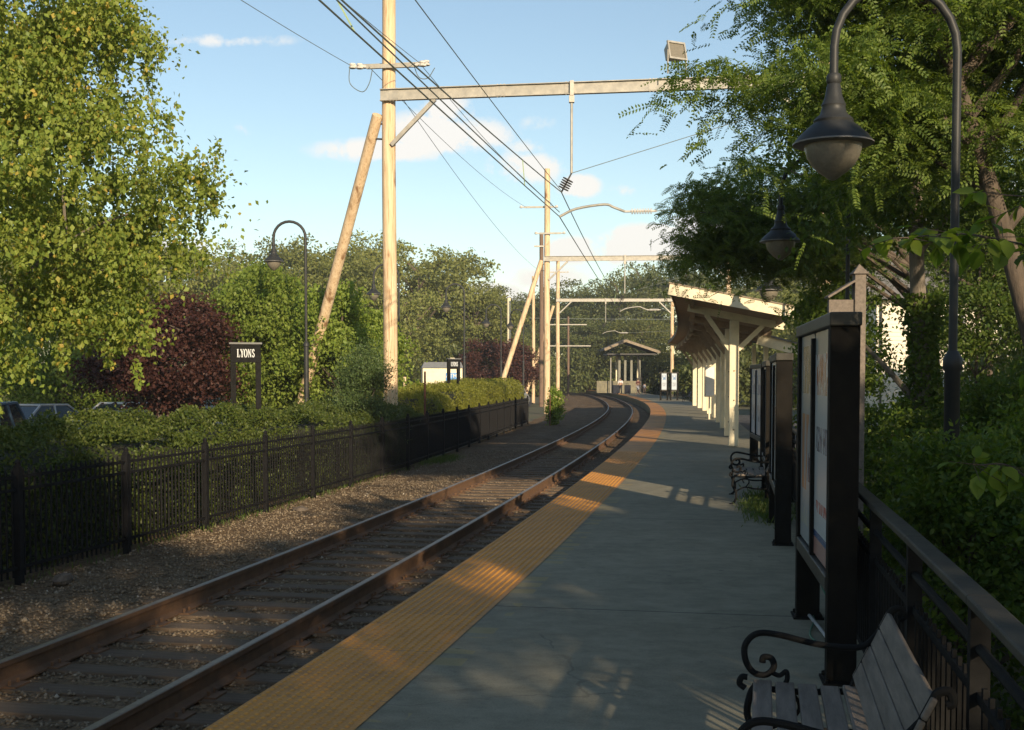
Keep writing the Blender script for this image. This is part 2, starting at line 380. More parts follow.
# ------------------------------------------------------------------ foliage
def rawmesh(name, V, F, m, parent=None, smooth=False):
    """V (n,3) float, F (k,3|4) int"""
    me = bpy.data.meshes.new(name); nv = len(V); nf = len(F); w = F.shape[1]
    me.vertices.add(nv); me.vertices.foreach_set('co', np.ascontiguousarray(V, np.float32).ravel())
    me.loops.add(nf * w); me.loops.foreach_set('vertex_index', F.astype(np.int32).ravel())
    me.polygons.add(nf); me.polygons.foreach_set('loop_start', np.arange(0, nf * w, w, dtype=np.int32))
    me.update(calc_edges=True)
    me.materials.append(m)
    o = bpy.data.objects.new(name, me); COL.objects.link(o)
    if parent is not None: o.parent = parent
    return o
def unit(a): return a / (np.linalg.norm(a, axis=1, keepdims=True) + 1e-9)
def leafgeo(Pt, D, Nn, L, W):
    """diamond leaves folded on the midrib"""
    n = len(Pt); S = unit(np.cross(D, Nn)); Nn = np.cross(S, D)
    L = np.broadcast_to(L, (n,))[:, None]; W = np.broadcast_to(W, (n,))[:, None]
    V = np.empty((n, 4, 3))
    V[:, 0] = Pt; V[:, 2] = Pt + D * L
    mid = Pt + D * L * .42
    V[:, 1] = mid + S * W / 2 + Nn * W * .14; V[:, 3] = mid - S * W / 2 + Nn * W * .14
    b = (np.arange(n) * 4)[:, None]
    F = np.concatenate([b + np.array([[0, 1, 2]]), b + np.array([[0, 2, 3]])], 0)
    return V.reshape(-1, 3), F
def ovate(name, Pt, rng, L, W, m, parent, D):
    n = len(Pt); Nn = rng.normal(size=(n, 3)) * .5; Nn[:, 2] += 1; sc = 1 + rng.uniform(-.4, .35, n)
    S = unit(np.cross(D, Nn)); Nn = np.cross(S, D); L = (L * sc)[:, None]; W = (W * sc)[:, None]
    V = np.empty((n, 9, 3)); rows = [(.0, 0, 0), (.22, .40, .05), (.50, .47, .04), (.78, .26, -.02), (1.0, 0, -.14), (.78, -.26, -.02), (.50, -.47, .04), (.22, -.40, .05), (.5, 0, -.03)]
    for k, (a, b, c) in enumerate(rows): V[:, k] = Pt + D * L * a + S * W * b + Nn * L * c
    F = (np.arange(n) * 9)[:, None, None] + np.array([(0, 1, 2, 8), (8, 2, 3, 4), (8, 4, 5, 6), (0, 8, 6, 7)])[None]
    return rawmesh(name, V.reshape(-1, 3), F.reshape(-1, 4), m, parent)
def leaves(name, Pt, rng, L, W, m, parent, down=.4, D=None, jit=.35):
    n = len(Pt)
    if D is None:
        D = rng.normal(size=(n, 3)); D[:, 2] -= down; D = unit(D)
    Nn = rng.normal(size=(n, 3)) * .8; Nn[:, 2] += 1.0
    sc = 1 + rng.uniform(-jit, jit, n)
    V, F = leafgeo(Pt, D, Nn, L * sc, W * sc)
    return rawmesh(name, V, F, m, parent)
def shell(rng, n, c, r, inner=.5, flat=None):
    """points within an ellipsoid, denser towards its surface"""
    d = unit(rng.normal(size=(n, 3))); k = inner + (1 - inner) * rng.uniform(size=n) ** .6
    p = np.array(c) + d * k[:, None] * np.array(r)
    if flat is not None: p = p[p[:, 2] > flat]
    return p
def clumped(rng, C, n, sig, droop=0.):
    i = rng.integers(0, len(C), n); s = np.array(sig)
    g = rng.normal(size=(n, 3)) * s
    # flatten to layered sprays and let the rims hang
    g[:, 2] = g[:, 2] * .55 - droop * (g[:, 0] ** 2 + g[:, 1] ** 2) / (s[0] + 1e-6)
    return C[i] + g
def woody(mb, trunk, r0, r1, C, rng, nb=14, rb=.05, sub=1):
    """trunk polyline and limbs reaching the foliage clumps"""
    T = spline(trunk, 5); m = len(T)
    mb.tube(T, [r0 + (r1 - r0) * (i / (m - 1)) ** .8 for i in range(m)], 10)
    zs = [t.z for t in T]; zlo = zs[0] + (zs[-1] - zs[0]) * .22
    idx = rng.permutation(len(C))[:nb]
    for i in idx:
        c = Vector(C[i]); hz = max(zlo, c.z - .55 * math.hypot(c.x - T[-1].x, c.y - T[-1].y) - .3)
        k = min(range(m), key=lambda j: abs(zs[j] - hz)); a = T[k]
        mid = a.lerp(c, .5) + Vector((rng.normal() * .15, rng.normal() * .15, .12 * (c - a).length))
        pts = spline([a, mid, c], 4); q = len(pts)
        rr = rb * (.6 + .8 * rng.uniform())
        mb.tube(pts, [rr * (1 - .85 * j / (q - 1)) for j in range(q)], 6)
        for _ in range(sub):
            j = rng.integers(len(C)); e = Vector(C[j]); b0 = pts[q // 2]
            if (e - b0).length < (c - a).length * .8 + .6:
                pp = spline([b0, b0.lerp(e, .5) + Vector((0, 0, .1)), e], 3)
                mb.tube(pp, [rr * .5 * (1 - .8 * u / (len(pp) - 1)) for u in range(len(pp))], 5)
    return mb
def tree(name, label, base, ell, nc, nl, L, W, leafm, group=None, cat='tree', seed=1, r0=.18, sig=(.5, .5, .35), inner=.5, droop=.15,
         trunk=None, bark='bark', nb=16, rb=.05, down=.4, zmin=None, crown='crown', hang=None):
    """ell: ellipsoids (centre, radii) relative to the base"""
    rng = np.random.default_rng(seed)
    root = thing(name, label, cat, base, 0, group)
    tot = sum(e[1][0] * e[1][1] * e[1][2] for e in ell); C = []
    for c, r in ell:
        k = max(4, int(nc * r[0] * r[1] * r[2] / tot)); C.append(shell(rng, k, c, r, inner))
    C = np.concatenate(C)
    if zmin is not None: C = C[C[:, 2] > zmin]
    h = C[:, 2].max()
    trunk = trunk or [(0, 0, -.1), (rng.normal() * .1, rng.normal() * .1, h * .35), (ell[0][0][0] * .6, ell[0][0][1] * .6, h * .85)]
    woody(MB(), trunk, r0, r0 * .25, C, rng, nb, rb).build('trunk', M[bark], root, smooth=True)
    Pt = clumped(rng, C, nl, sig, droop)
    if hang:
        k = len(Pt) // 2; ln = rng.uniform(0, hang, k); j = rng.integers(0, len(C) * 5, k)
        offs = rng.normal(size=(len(C) * 5, 3)) * np.array(sig) * .9
        Pt[:k] = C[j % len(C)] + offs[j] + np.stack([rng.normal(size=k) * .05, rng.normal(size=k) * .05, -ln], 1)
    leaves(crown, Pt, rng, L, W, M[leafm], root, down)
    return root

def fronds(name, O, rng, m, parent, flen=.26, pairs=9, L=.05, W=.018, down=.5):
    n = len(O)
    D = rng.normal(size=(n, 3)); D[:, 2] = D[:, 2] * .35 - down; D = unit(D)
    up = np.tile([0, 0, 1.], (n, 1)) + rng.normal(size=(n, 3)) * .7
    S = unit(np.cross(D, up)); U = np.cross(S, D)
    t = np.repeat(np.linspace(.1, 1, pairs), 2); sg = np.tile([1, -1], pairs)
    fl = flen * (1 + rng.uniform(-.3, .3, n))
    A = O[:, None, :] + D[:, None, :] * (t[None, :, None] * fl[:, None, None]) + np.array([0, 0, -1.])[None, None, :] * (t ** 2)[None, :, None] * .06
    dirs = S[:, None, :] * sg[None, :, None] + D[:, None, :] * .45 + np.array([0, 0, -.25])[None, None, :]
    A = A.reshape(-1, 3); dirs = unit(dirs.reshape(-1, 3) + rng.normal(size=(len(A), 3)) * .12)
    Nn = np.repeat(U, 2 * pairs, axis=0) + rng.normal(size=(len(A), 3)) * .25
    ll = L * (1 - .35 * np.abs(np.tile(t, n) - .5) * 2)
    V, F = leafgeo(A, dirs, Nn, ll, np.full(len(A), W))
    # the rachis of every frond as a thin folded strip
    a = O; b = O + D * fl[:, None] + np.array([0, 0, -.05]); k = len(V); w = S * .003
    V2 = np.stack([a, a + w, b + w, b], 1).reshape(-1, 3); i = (np.arange(n) * 4 + k)[:, None]
    F2 = np.concatenate([i + np.array([[0, 1, 2]]), i + np.array([[0, 2, 3]])], 0)
    return rawmesh(name, np.concatenate([V, V2]), np.concatenate([F, F2]), m, parent)

# ================================================================== SETTING
def fr(a, b, st): return list(np.arange(a, b + 1e-6, st))
# ground sheet out to the horizon
g = MB(); 
g.add([(-900, -400, -.62), (900, -400, -.62), (900, 1500, -.62), (-900, 1500, -.62)], [(0, 1, 2, 3)])
struct('ground', g, M['ground'])
# ballast bed (fine grid with real unevenness)
rg = np.random.default_rng(3)
def bed():
    offs = np.array(list(np.arange(-4.6, 1.80, .10))); ss = np.concatenate([np.arange(-12, 45, .10), np.arange(45, 110, .4), np.arange(110, 292, 1.5)])
    V = np.empty((len(ss), len(offs), 3))
    ph = rg.uniform(0, 6, 40); kx = rg.normal(size=40) * 2.2; ky = rg.normal(size=40) * 2.2
    X = np.interp(ss, _S, _X); Y = np.interp(ss, _S, _Y); T = np.interp(ss, _S, _TH)
    for j, o in enumerate(offs):
        z = np.interp(o, [-4.6, -3.6, -2.2, -1.45, -1.3, 1.3, 1.5, 1.8], [-.56, -.50, -.46, -.43, -.413, -.413, -.43, -.45])
        x = X + o * np.cos(T); y = Y - o * np.sin(T)
        w = sum(np.sin(kx[q] * x + ky[q] * y + ph[q]) for q in range(40)) / 40
        lum = .10 * (abs(o) > 1.45) + .03
        V[:, j, 0] = x; V[:, j, 1] = y; V[:, j, 2] = z + w * lum + rg.normal(size=len(ss)) * .006
    nj = len(offs); i, j = np.meshgrid(np.arange(len(ss) - 1), np.arange(nj - 1), indexing='ij'); a = (i * nj + j).ravel()
    F = np.stack([a, a + 1, a + nj + 1, a + nj], 1)
    o = rawmesh('ballast_bed', V.reshape(-1, 3), F, M['ballast']); o['kind'] = 'structure'
    return V, offs, ss
bedV, bedO, bedS = bed()
# loose stones
def stones():
    n = 46000
    s = 4.5 + 33 * rg.uniform(size=n) ** 1.7; o = rg.uniform(-3.5, 1.72, n)
    i = np.searchsorted(bedS, s); j = np.clip(((o + 4.6) / .1).astype(int), 0, len(bedO) - 1)
    p = bedV[i, j].copy(); T = np.interp(s, _S, _TH)
    p[:, 0] = np.interp(s, _S, _X) + o * np.cos(T); p[:, 1] = np.interp(s, _S, _Y) - o * np.sin(T)
    r = rg.uniform(.009, .025, n) * (1 + (rg.uniform(size=n) > .985) * .8)
    on_tie = (np.abs(o) < 1.3) & (((s % .54) < .24))
    keep = ~on_tie | (rg.uniform(size=n) < .12); p = p[keep]; r = r[keep]; n = len(p)
    base = np.array([(1, 0, 0), (-1, 0, 0), (0, 1, 0), (0, -1, 0), (0, 0, 1), (0, 0, -1), (.7, .7, .5), (-.7, .6, -.4)], float)[:6]
    q = unit(rg.normal(size=(n * 3, 3))).reshape(n, 3, 3)
    V = base[None] * rg.uniform(.65, 1.25, (n, 6, 1)) * np.array([1, .9, .8])
    a = rg.uniform(0, 2 * PI, n); ca, sa = np.cos(a)[:, None], np.sin(a)[:, None]
    tz = V[..., 2] + V[..., 0] * rg.uniform(-.25, .25, (n, 1))
    V = np.stack([V[..., 0] * ca - V[..., 1] * sa, V[..., 0] * sa + V[..., 1] * ca, tz], -1)
    V = V * r[:, None, None] + p[:, None, :] + np.array([0, 0, .006])
    f = np.array([(0, 2, 4), (2, 1, 4), (1, 3, 4), (3, 0, 4), (2, 0, 5), (1, 2, 5), (3, 1, 5), (0, 3, 5)])
    F = (np.arange(n) * 6)[:, None, None] + f[None]
    tag(rawmesh('gravel', V.reshape(-1, 3), F.reshape(-1, 3), M['stone']), kind='stuff')
stones()
# platform slab, with uv = (offset, station)
def strip(name, m, o0, o1, z, ss, thick=None, skirt=None):
    prof = [(o0, z), (o1, z)]
    if skirt: prof = [(o0 + skirt[1], skirt[0]), (o0 + skirt[1], z - .14), (o0, z - .14), (o0, z)] + [(o0 + (o1 - o0) * k / 6, z) for k in range(1, 7)] + [(o1, skirt[0])]
    mb = MB(); mb.sweep(prof, ss, closed=False)
    o = mb.build(name, m); me = o.data; uv = me.uv_layers.new(name='UVMap'); k = len(prof)
    for l in me.loops:
        i = l.vertex_index; uv.data[l.index].uv = (prof[i % k][0], ss[i // k])
    o['kind'] = 'structure'; return o
strip('platform', M['concrete'], 1.742, 5.36, 0, fr(-25, 170, .5), skirt=(-.70, .10))
strip('tactile_strip', M['tactile'], 1.746, 2.50, .005, fr(-25, 165, .5))
# truncated domes of the strip, near part
def domes():
    ss = np.arange(6.2, 30, .062); oo = np.arange(1.78, 2.48, .0605)
    S, O = np.meshgrid(ss, oo, indexing='ij'); S = S.ravel(); O = O.ravel(); n = len(S)
    T = np.interp(S, _S, _TH); c = np.stack([np.interp(S, _S, _X) + O * np.cos(T), np.interp(S, _S, _Y) - O * np.sin(T), np.full(n, .005)], 1)
    a = np.arange(6) * PI / 3
    r1 = np.stack([.017 * np.cos(a), .017 * np.sin(a), np.zeros(6)], 1); r2 = np.stack([.009 * np.cos(a), .009 * np.sin(a), np.full(6, .007)], 1)
    V = c[:, None, :] + np.concatenate([r1, r2])[None]
    f = [(k, (k + 1) % 6, 6 + (k + 1) % 6, 6 + k) for k in range(6)] + [(6, 7, 8, 9), (6, 9, 10, 11)]
    F = (np.arange(n) * 12)[:, None, None] + np.array(f)[None]
    o = rawmesh('tactile_strip_domes', V.reshape(-1, 3), F.reshape(-1, 4), M['tactile_plain']); o['kind'] = 'structure'
M['tactile_plain'] = mat('tactile_dome', (.64, .29, .04), (.50, .23, .04), 1.6, .6)
domes()
# parking lot behind the hedge
struct('parking_lot', MB().sweep([(-46, -.56), (-6.9, -.56)], fr(5, 125, 4), closed=False), M['asphalt'])
struct('station_path', MB().sweep([(5.40, -.03), (7.6, -.03)], fr(28, 60, 2), closed=False), M['asphalt'])

# ================================================================== TRACK
def rail(name, off, label):
    x, y, z = P(0, off, -.39); root = thing(name, label, 'rail', (x, y, z), 0, 'running rails')
    w = [(-.07, 0), (.07, 0), (.07, .012), (.012, .035), (.010, .125), (.035, .135), (.036, .168), (-.036, .168), (-.035, .135), (-.010, .125), (-.012, .035), (-.07, .012)]
    ss = fr(-25, 290, .5)
    MB().sweep([(off + a, -.39 + b) for a, b in w], ss).build('rail_web', M['rust'], root, world=True)
    MB().sweep([(off - .030, -.221), (off + .030, -.221), (off + .024, -.216), (off - .024, -.216)], ss).build('running_surface', M['railtop'], root, world=True)
rail('steel_rail', -.75, 'rusty running rail on the fence side of the single track')
rail('steel_rail', .75, 'rusty running rail on the platform side of the single track')
t0 = thing('railway_tie', 'dark weathered timber tie half buried in the brown ballast', 'railway tie', P(4.86, 0, -.39), 0, 'timber ties under the rails')
MB().box((-1.30, -.115, -.15), (1.30, .115, 0)).build('timber', M['tie'], t0, bevel=.012)
pl = MB()
for sx in (-.75, .75):
    q = MB().box((sx - .17, -.09, 0), (sx + .17, .09, .014))
    for dx, dy in ((-.1, -.05), (.1, .05), (.1, -.05), (-.1, .05)): q.lathe([(.011, 0), (.014, .03), (.008, .036)], (sx + dx, dy, .014), 6)
    q.build('tie_plate', M['rust'], t0)
t0.rotation_euler = (0, 0, -TH(4.86))
k = 1
while 4.86 + k * .54 < 96:
    s = 4.86 + k * .54; r = random.Random(k)
    if s < 34: dup(t0, P(s, r.uniform(-.04, .04), -.388 + r.uniform(-.008, .004)), -TH(s) + r.uniform(-.015, .015))
    else:
        if k % 1 == 0:
            c = t0.copy(); COL.objects.link(c); c.location = P(s, 0, -.39); c.rotation_euler = (0, 0, -TH(s))
            d = t0.children[0].copy(); COL.objects.link(d); d.parent = c
    k += 1

# ================================================================== LEFT FENCE
def foff(s): return float(np.interp(s, [0, 30, 54], [-3.42, -3.40, -4.15]))
root = thing('iron_fence', 'black iron picket fence between the ballast and the hedge', 'fence', P(0, -3.42, -.5))
ps = [13.0 - 2.44 * 6 + 2.44 * k for k in range(26)]
for i, s in enumerate(ps):
    x, y, _ = P(s, foff(s)); mb = MB()
    mb.box((-.038, -.038, -.5), (.038, .038, .80), Matrix.Translation((x, y, 0)) @ Matrix.Rotation(-TH(s), 4, 'Z'))
    mb.lathe([(.045, .80), (.05, .815), (.03, .83), (.03, .84), (.036, .86), (.022, .885), (.004, .895)], (x, y, 0), 8)
    mb.build('fence_post', M['fenceiron'], root, world=True)
    if i + 1 < len(ps):
        s1 = ps[i + 1]; a = Vector(P(s, foff(s))); b = Vector(P(s1, foff(s1))); d = (b - a).normalized(); mb = MB()
        mb.beam(a + Vector((0, 0, .70)) + d * .05, b + Vector((0, 0, .70)) - d * .05, .028, .034)
        mb.beam(a + Vector((0, 0, .56)) + d * .05, b + Vector((0, 0, .56)) - d * .05, .028, .034)
        mb.beam(a + Vector((0, 0, -.30)) + d * .05, b + Vector((0, 0, -.30)) - d * .05, .028, .034)
        for q in range(1, 22):
            p = a.lerp(b, q / 22); w = .010
            mb.box((p.x - w, p.y - w, -.40), (p.x + w, p.y + w, .755))
            mb.add([(p.x - w, p.y - w, .755), (p.x + w, p.y - w, .755), (p.x + w, p.y + w, .755), (p.x - w, p.y + w, .755), (p.x, p.y, .80)], [(0, 1, 4), (1, 2, 4), (2, 3, 4), (3, 0, 4)])
        mb.build('picket_panel', M['fenceiron'], root, world=True)
        if s > 31:
            nrm = Vector((-d.y, d.x, 0)) * .03
            MB().beam(a + nrm + Vector((0, 0, .13)), b + nrm + Vector((0, 0, .13)), .006, 1.12).build('windscreen', M['screen'] if 'screen' in M else M.setdefault('screen', mat('grey_screen_fabric', (.21, .20, .175), (.16, .155, .135), 3, .9, 0, .2, 40)), root, world=True)

# hedges: leafy shells around a solid dark core put in to block the view through
def hedge(label, s0, s1, o0, o1, ztop, n, L, W, m='hedge', seed=1, group='clipped hedges along the fence', wob=.10):
    rng = np.random.default_rng(seed); x, y, _ = P((s0 + s1) / 2, (o0 + o1) / 2); zb = -.56
    root = thing('hedge', label, 'hedge', (x, y, zb), 0, group)
    inset = .22; ss = list(np.linspace(s0 + inset, s1 - inset, max(3, int((s1 - s0) / 1.5))))
    MB().sweep([(o0 - inset, zb), (o0 - inset, ztop - .35), (o0 - inset - .3, ztop - .2), (o1 + inset + .3, ztop - .2), (o1 + inset, ztop - .35), (o1 + inset, zb)], ss).build('stems', M['hedgecore'], root, world=True)  # one solid dark filler block inside the leaves, no separate stems
    h = ztop - zb; w = o0 - o1; Ls = s1 - s0
    A = np.array([h * Ls, w * Ls, h * Ls * .15, w * h, w * h]); A = A / A.sum()
    face = rng.choice(5, n, p=A); u = rng.uniform(size=n); v = rng.uniform(size=n)
    S = np.where(face == 3, s0, np.where(face == 4, s1, s0 + u * Ls)); 
    O = np.where(face == 0, o0, np.where(face == 2, o1, np.where(face == 1, o1 + v * w, o1 + u * w)))
    Z = np.where(face == 1, ztop, zb + v * h)
    # rounded shoulders
    cs = (s0 + s1) / 2; co = (o0 + o1) / 2
    fo = (O - co) / (w / 2); fs = (S - cs) / (Ls / 2); fz = (Z - zb) / h
    rr = .35
    Z = Z - np.clip(np.abs(fo) - (1 - rr), 0, 1) ** 2 / rr ** 2 * .18 * (fz > .7) - np.clip(np.abs(fs) - (1 - .12), 0, 1) ** 2 / .12 ** 2 * .22 * (fz > .7)
    T = np.interp(S, _S, _TH)
    ph = rng.uniform(0, 6, 12); kk = rng.normal(size=(12, 3)) * 2.6
    X = np.interp(S, _S, _X) + O * np.cos(T); Y = np.interp(S, _S, _Y) - O * np.sin(T)
    wv = sum(np.sin(kk[q, 0] * X + kk[q, 1] * Y + kk[q, 2] * Z + ph[q]) for q in range(12)) / 3.5
    k2 = wv * wob + np.abs(rng.normal(size=n)) * .05 - .08 * rng.uniform(size=n)
    O = O + np.sign(fo) * k2 * (face != 1); Z = Z + k2 * (face == 1)
    X = np.interp(S, _S, _X) + O * np.cos(T); Y = np.interp(S, _S, _Y) - O * np.sin(T)
    leaves('foliage', np.stack([X - x, Y - y, Z - zb], 1), rng, L, W, M[m], root, down=-.25)
    return root
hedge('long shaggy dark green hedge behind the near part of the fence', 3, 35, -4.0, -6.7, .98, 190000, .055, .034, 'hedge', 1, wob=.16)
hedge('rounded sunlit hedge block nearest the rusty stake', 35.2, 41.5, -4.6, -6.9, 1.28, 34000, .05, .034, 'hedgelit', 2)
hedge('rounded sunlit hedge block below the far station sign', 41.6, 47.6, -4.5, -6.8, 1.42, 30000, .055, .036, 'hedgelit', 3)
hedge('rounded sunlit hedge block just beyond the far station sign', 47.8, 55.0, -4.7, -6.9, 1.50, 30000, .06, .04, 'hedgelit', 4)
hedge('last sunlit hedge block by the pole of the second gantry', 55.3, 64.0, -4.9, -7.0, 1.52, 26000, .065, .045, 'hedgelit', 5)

# ================================================================== CATENARY GANTRIES
def Tz(p, z): return Vector((p[0], p[1], z))
def gantry(label, s, offL, offR, polew, ztop, zbeam, brace, label2=None, hangoff=.27, flood=False, arm=True):
    root = thing('catenary_gantry', label, 'gantry', P(s, offL, -.56), 0, 'wooden catenary gantries over the track')
    a = Vector(P(s, offL)); b = Vector(P(s + .0, offR)); d = (b - a).normalized()
    r = polew / 2; n = 9; rr = random.Random(int(s))
    def pole(p, z1, r0, nm='pole', m='pole'):
        pts = [p + Vector((math.sin(z * .6) * .012, math.cos(z * .5) * .012, z)) for z in np.linspace(-.6, z1, n)]
        o = MB().tube(pts, [r0 * (1.06 - .12 * k / (n - 1)) for k in range(n)], 16).build(nm, M[m], root, world=True, smooth=True)
        return o
    pole(a, ztop, r)
    pole(b, zbeam + 1.2, r * .95)
    # raking pole
    top, bot = Vector(brace[0]), Vector(brace[1])
    MB().tube([bot, top], [r * .88, r * .80], 14).build('raking_pole', M['pole'], root, world=True, smooth=True)
    MB().tube([top + (top - bot).normalized() * -.25 + (a - top) * .0, Vector((a.x, a.y, top.z - .25))], .025, 8).tube([top + (top - bot).normalized() * -.7, Vector((a.x, a.y, top.z - .66))], .025, 8).build('through_bolt', M['dark'], root, world=True)
    # built-up steel beam : web, flanges, splice plates with bolts
    f = a - d * .18; e = b + d * .5; fw = Vector((d.y, -d.x, 0)) * -1
    oy = fw * -(r + .06)
    mb = MB(); z = zbeam; h = .30
    mb.beam(Tz(f + oy, z), Tz(e + oy, z), .012, h); mb.beam(Tz(f + oy, z + h / 2), Tz(e + oy, z + h / 2), .15, .02); mb.beam(Tz(f + oy, z - h / 2), Tz(e + oy, z - h / 2), .15, .02)
    bm_ = mb.build('beam', M['galv'], root, world=True)
    L = (e - f).length
    for t in (.03, .27, .42, .60, .77, .92):
        pb = MB()
        c = f + d * (L * t) + oy
        pb.beam(Tz(c - d * .14, z), Tz(c + d * .14, z), .034, h * .8)
        for q in (-.09, 0, .09):
            for zz in (z + h / 2 + .015, z - h / 2 - .015): pb.beam(Tz(c + d * q - fw * .03, zz - .015), Tz(c + d * q - fw * .03, zz + .015), .03, .03, up=(1, 0, 0))
        pb.build('splice_plate', M['galv'], root, world=True)
    # knee braces
    for base, sg in ((a, 1), (b, -1)):
        MB().beam(Tz(base + oy * .8 + d * sg * r * .6, zbeam - 1.35), Tz(base + d * sg * 1.35 + oy, zbeam - .16), .09, .11).build('knee_brace', M['galv'], root, world=True)
    # hanger, insulator and registration arm
    hp = Vector(P(s, hangoff)); q = hp + oy
    hb = MB(); hb.beam(Tz(q, z - .2), Tz(q, z + .19), .20, .10, up=(1, 0, 0)); hb.beam(Tz(q, z - .38), Tz(q, z - .2), .16, .14, up=(1, 0, 0)); hb.tube([Tz(q, z - .3), Tz(q, z - 2.25)], .035, 10)
    hb.build('hanger', M['galv'], root, world=True)
    mp = Tz(Vector(P(s, 0.0)) + oy, z - 2.75); hq = Tz(q, z - 2.25)
    ib = MB(); ib.tube([hq, mp], .022, 6); dd = (mp - hq)
    for t in np.linspace(.35, .8, 5):
        c = hq + dd * t; u = dd.normalized(); ib.tube([c - u * .012, c + u * .012], .15, 12)
    ib.build('insulator', M['dark'], root, world=True)
    if arm:
        cp = Tz(Vector(P(s, -.05)) + oy, z - 3.4)
        pts = spline([cp, cp + d * .45 + Vector((0, 0, .20)), cp + d * 1.2 + Vector((0, 0, .30)), cp + d * 1.45 + Vector((0, 0, .22)), cp + d * 1.75 + Vector((0, 0, .10))], 4)
        MB().tube(pts, .035, 8).build('registration_arm', M['galv'], root, world=True, smooth=True)
        ins = MB(); c0 = pts[-1]
        ins.tube([c0, c0 + d * .85], .03, 8)
        for t in np.linspace(.18, .68, 8): ins.tube([c0 + d * t, c0 + d * (t + .03)], .075, 10)
        ins.build('insulator', M['porcelain'], root, world=True)
        MB().tube([c0 + d * .85, Tz(b + oy - d * .1, z - 3.1)], .012, 5).build('pull_off_wire', M['wire'], root, world=True)
        MB().tube([hq, Tz(b + oy - d * .1, z - .4)], .010, 5).build('stay_wire', M['wire'], root, world=True)
    return root, a, b, d, oy
G1 = gantry('nearest wooden gantry, its tall pole rising out of the picture above the hedge', 33.8, -4.81, 6.9, .38, 15.4, 9.50, ((-3.70, 33.95, 9.0), (-7.25, 39.5, -.6)))
G2 = gantry('second gantry along the line, steel beam on a pale pole with a crossarm', 79.5, -4.72, 6.85, .38, 15.15, 9.38, ((1.90, 79.0, 9.3), (-1.3, 79.6, -.6)), arm=True)
G3 = gantry('third gantry along the line, its beam level with the near canopy roof', 124.8, -4.55, 7.0, .38, 13.6, 9.55, ((4.2, 124.0, 9.0), (1.2, 124.2, -.6)))
# crossarms with line insulators
def crossarm(root, a, d, z, half, dy, shift=0):
    n = Vector((-d.y, d.x, 0)) * dy
    o = MB().beam(Tz(a - d * (half - shift) + n, z), Tz(a + d * (half + shift) + n, z), .09, .11).build('crossarm', M['galv'], root, world=True)
    for sg in (-1, 1):
        c = Tz(a + d * (sg * half + shift) + n, z); mb = MB()
        mb.tube([c, c + d * sg * .16 + Vector((0, 0, .02))], .04, 8); mb.lathe([(.02, 0), (.10, .02), (.11, .06), (.06, .09), (.09, .11), (.09, .15), (.02, .17)], tuple(c + d * sg * .20 + Vector((0, 0, -.06))), 10)
        mb.build('line_insulator', M['porcelain'], root, world=True)
    return o
crossarm(G1[0], G1[1], G1[3], 10.42, .85, .24, -.05)
crossarm(G1[0], G1[1], G1[3], 10.28, .68, -.24, .12)
crossarm(G2[0], G2[1], G2[3], 12.75, .95, .25, -.55)
crossarm(G2[0], G2[1], G2[3], 11.0, .7, -.25, .2)
crossarm(G3[0], G3[1], G3[3], 12.4, .8, .25, 0)
# jumper loops at the nearest pole
MB().tube(spline([(-4.48, 34.05, 10.35), (-4.45, 33.9, 9.85), (-4.1, 33.8, 9.60), (-3.9, 33.7, 9.8), (-3.8, 33.6, 10.15)], 5), .012, 5).build('jumper_loop', M['wire'], G1[0], world=True)
MB().tube(spline([(-2.7, 33.9, 10.35), (-2.55, 33.8, 10.0), (-2.3, 33.7, 9.95), (-2.1, 33.6, 10.2)], 5), .012, 5).build('jumper_loop', M['wire'], G1[0], world=True)
# floodlight on the first beam
fl = thing('floodlight', 'square grey floodlight standing on the nearest gantry beam', 'floodlight', (4.30, 32.2, 9.67), R(28))
for sx in (-.29, .29): MB().beam((sx, 0, 0), (sx, 0, .62), .03, .03, up=(0, 1, 0)).build('bracket', M['galv'], fl)
fm = Matrix.Translation((0, 0, .62)) @ Matrix.Rotation(R(-14), 4, 'X')
MB().add([tuple(fm @ Vector(p)) for p in [(-.26, .0, -.22), (.26, .0, -.22), (.26, .0, .22), (-.26, .0, .22), (-.18, .30, -.16), (.18, .30, -.16), (.18, .30, .16), (-.18, .30, .16)]],
         [(4, 5, 6, 7), (0, 1, 5, 4), (1, 2, 6, 5), (2, 3, 7, 6), (3, 0, 4, 7)]).box((-.28, -.03, .20), (.28, .02, .25), fm).box((-.28, -.03, -.25), (.28, .02, -.20), fm).box((-.28, -.03, -.20), (-.24, .02, .20), fm).box((.24, -.03, -.20), (.28, .02, .20), fm).build('housing', M['galv'], fl)
MB().box((-.235, .004, -.195), (.235, .02, .195), fm).build('glass', M['globe'], fl)
# ------------------------------------------------------------ wires
def wire(label, p, q, sag, r=.014, n=26, group='overhead wires'):
    p, q = Vector(p), Vector(q); pts = []
    for i in range(n + 1):
        t = i / n; c = p.lerp(q, t); c.z -= sag * 4 * t * (1 - t); pts.append(c - p)
    o = MB().tube(pts, r * .8, 5).build('overhead_wire', M['wire']); o.location = p; return tag(o, label, 'wire', group)
C0 = Vector(P(-11.5, .55)); M1 = Tz(Vector(P(33.8, 0.0)) + G1[4], 6.75); K1 = Tz(Vector(P(33.8, -.05)) + G1[4], 6.10)
M2 = Tz(Vector(P(79.5, 0.0)) + G2[4], 6.63); K2 = Tz(Vector(P(79.5, -.05)) + G2[4], 5.98); M3 = Tz(Vector(P(124.8, 0)) + G3[4], 6.80); K3 = Tz(Vector(P(124.8, -.05)) + G3[4], 6.15)
wire('lower contact wire running overhead down to the registration arm of the nearest gantry', (-6.75, -11.5, 6.05), K1, .05, .016)
wire('twin of the contact wire beside it, ending at the nearest registration arm', (-6.60, -11.5, 6.35), K1 + Vector((0, 0, .12)), .12, .014)
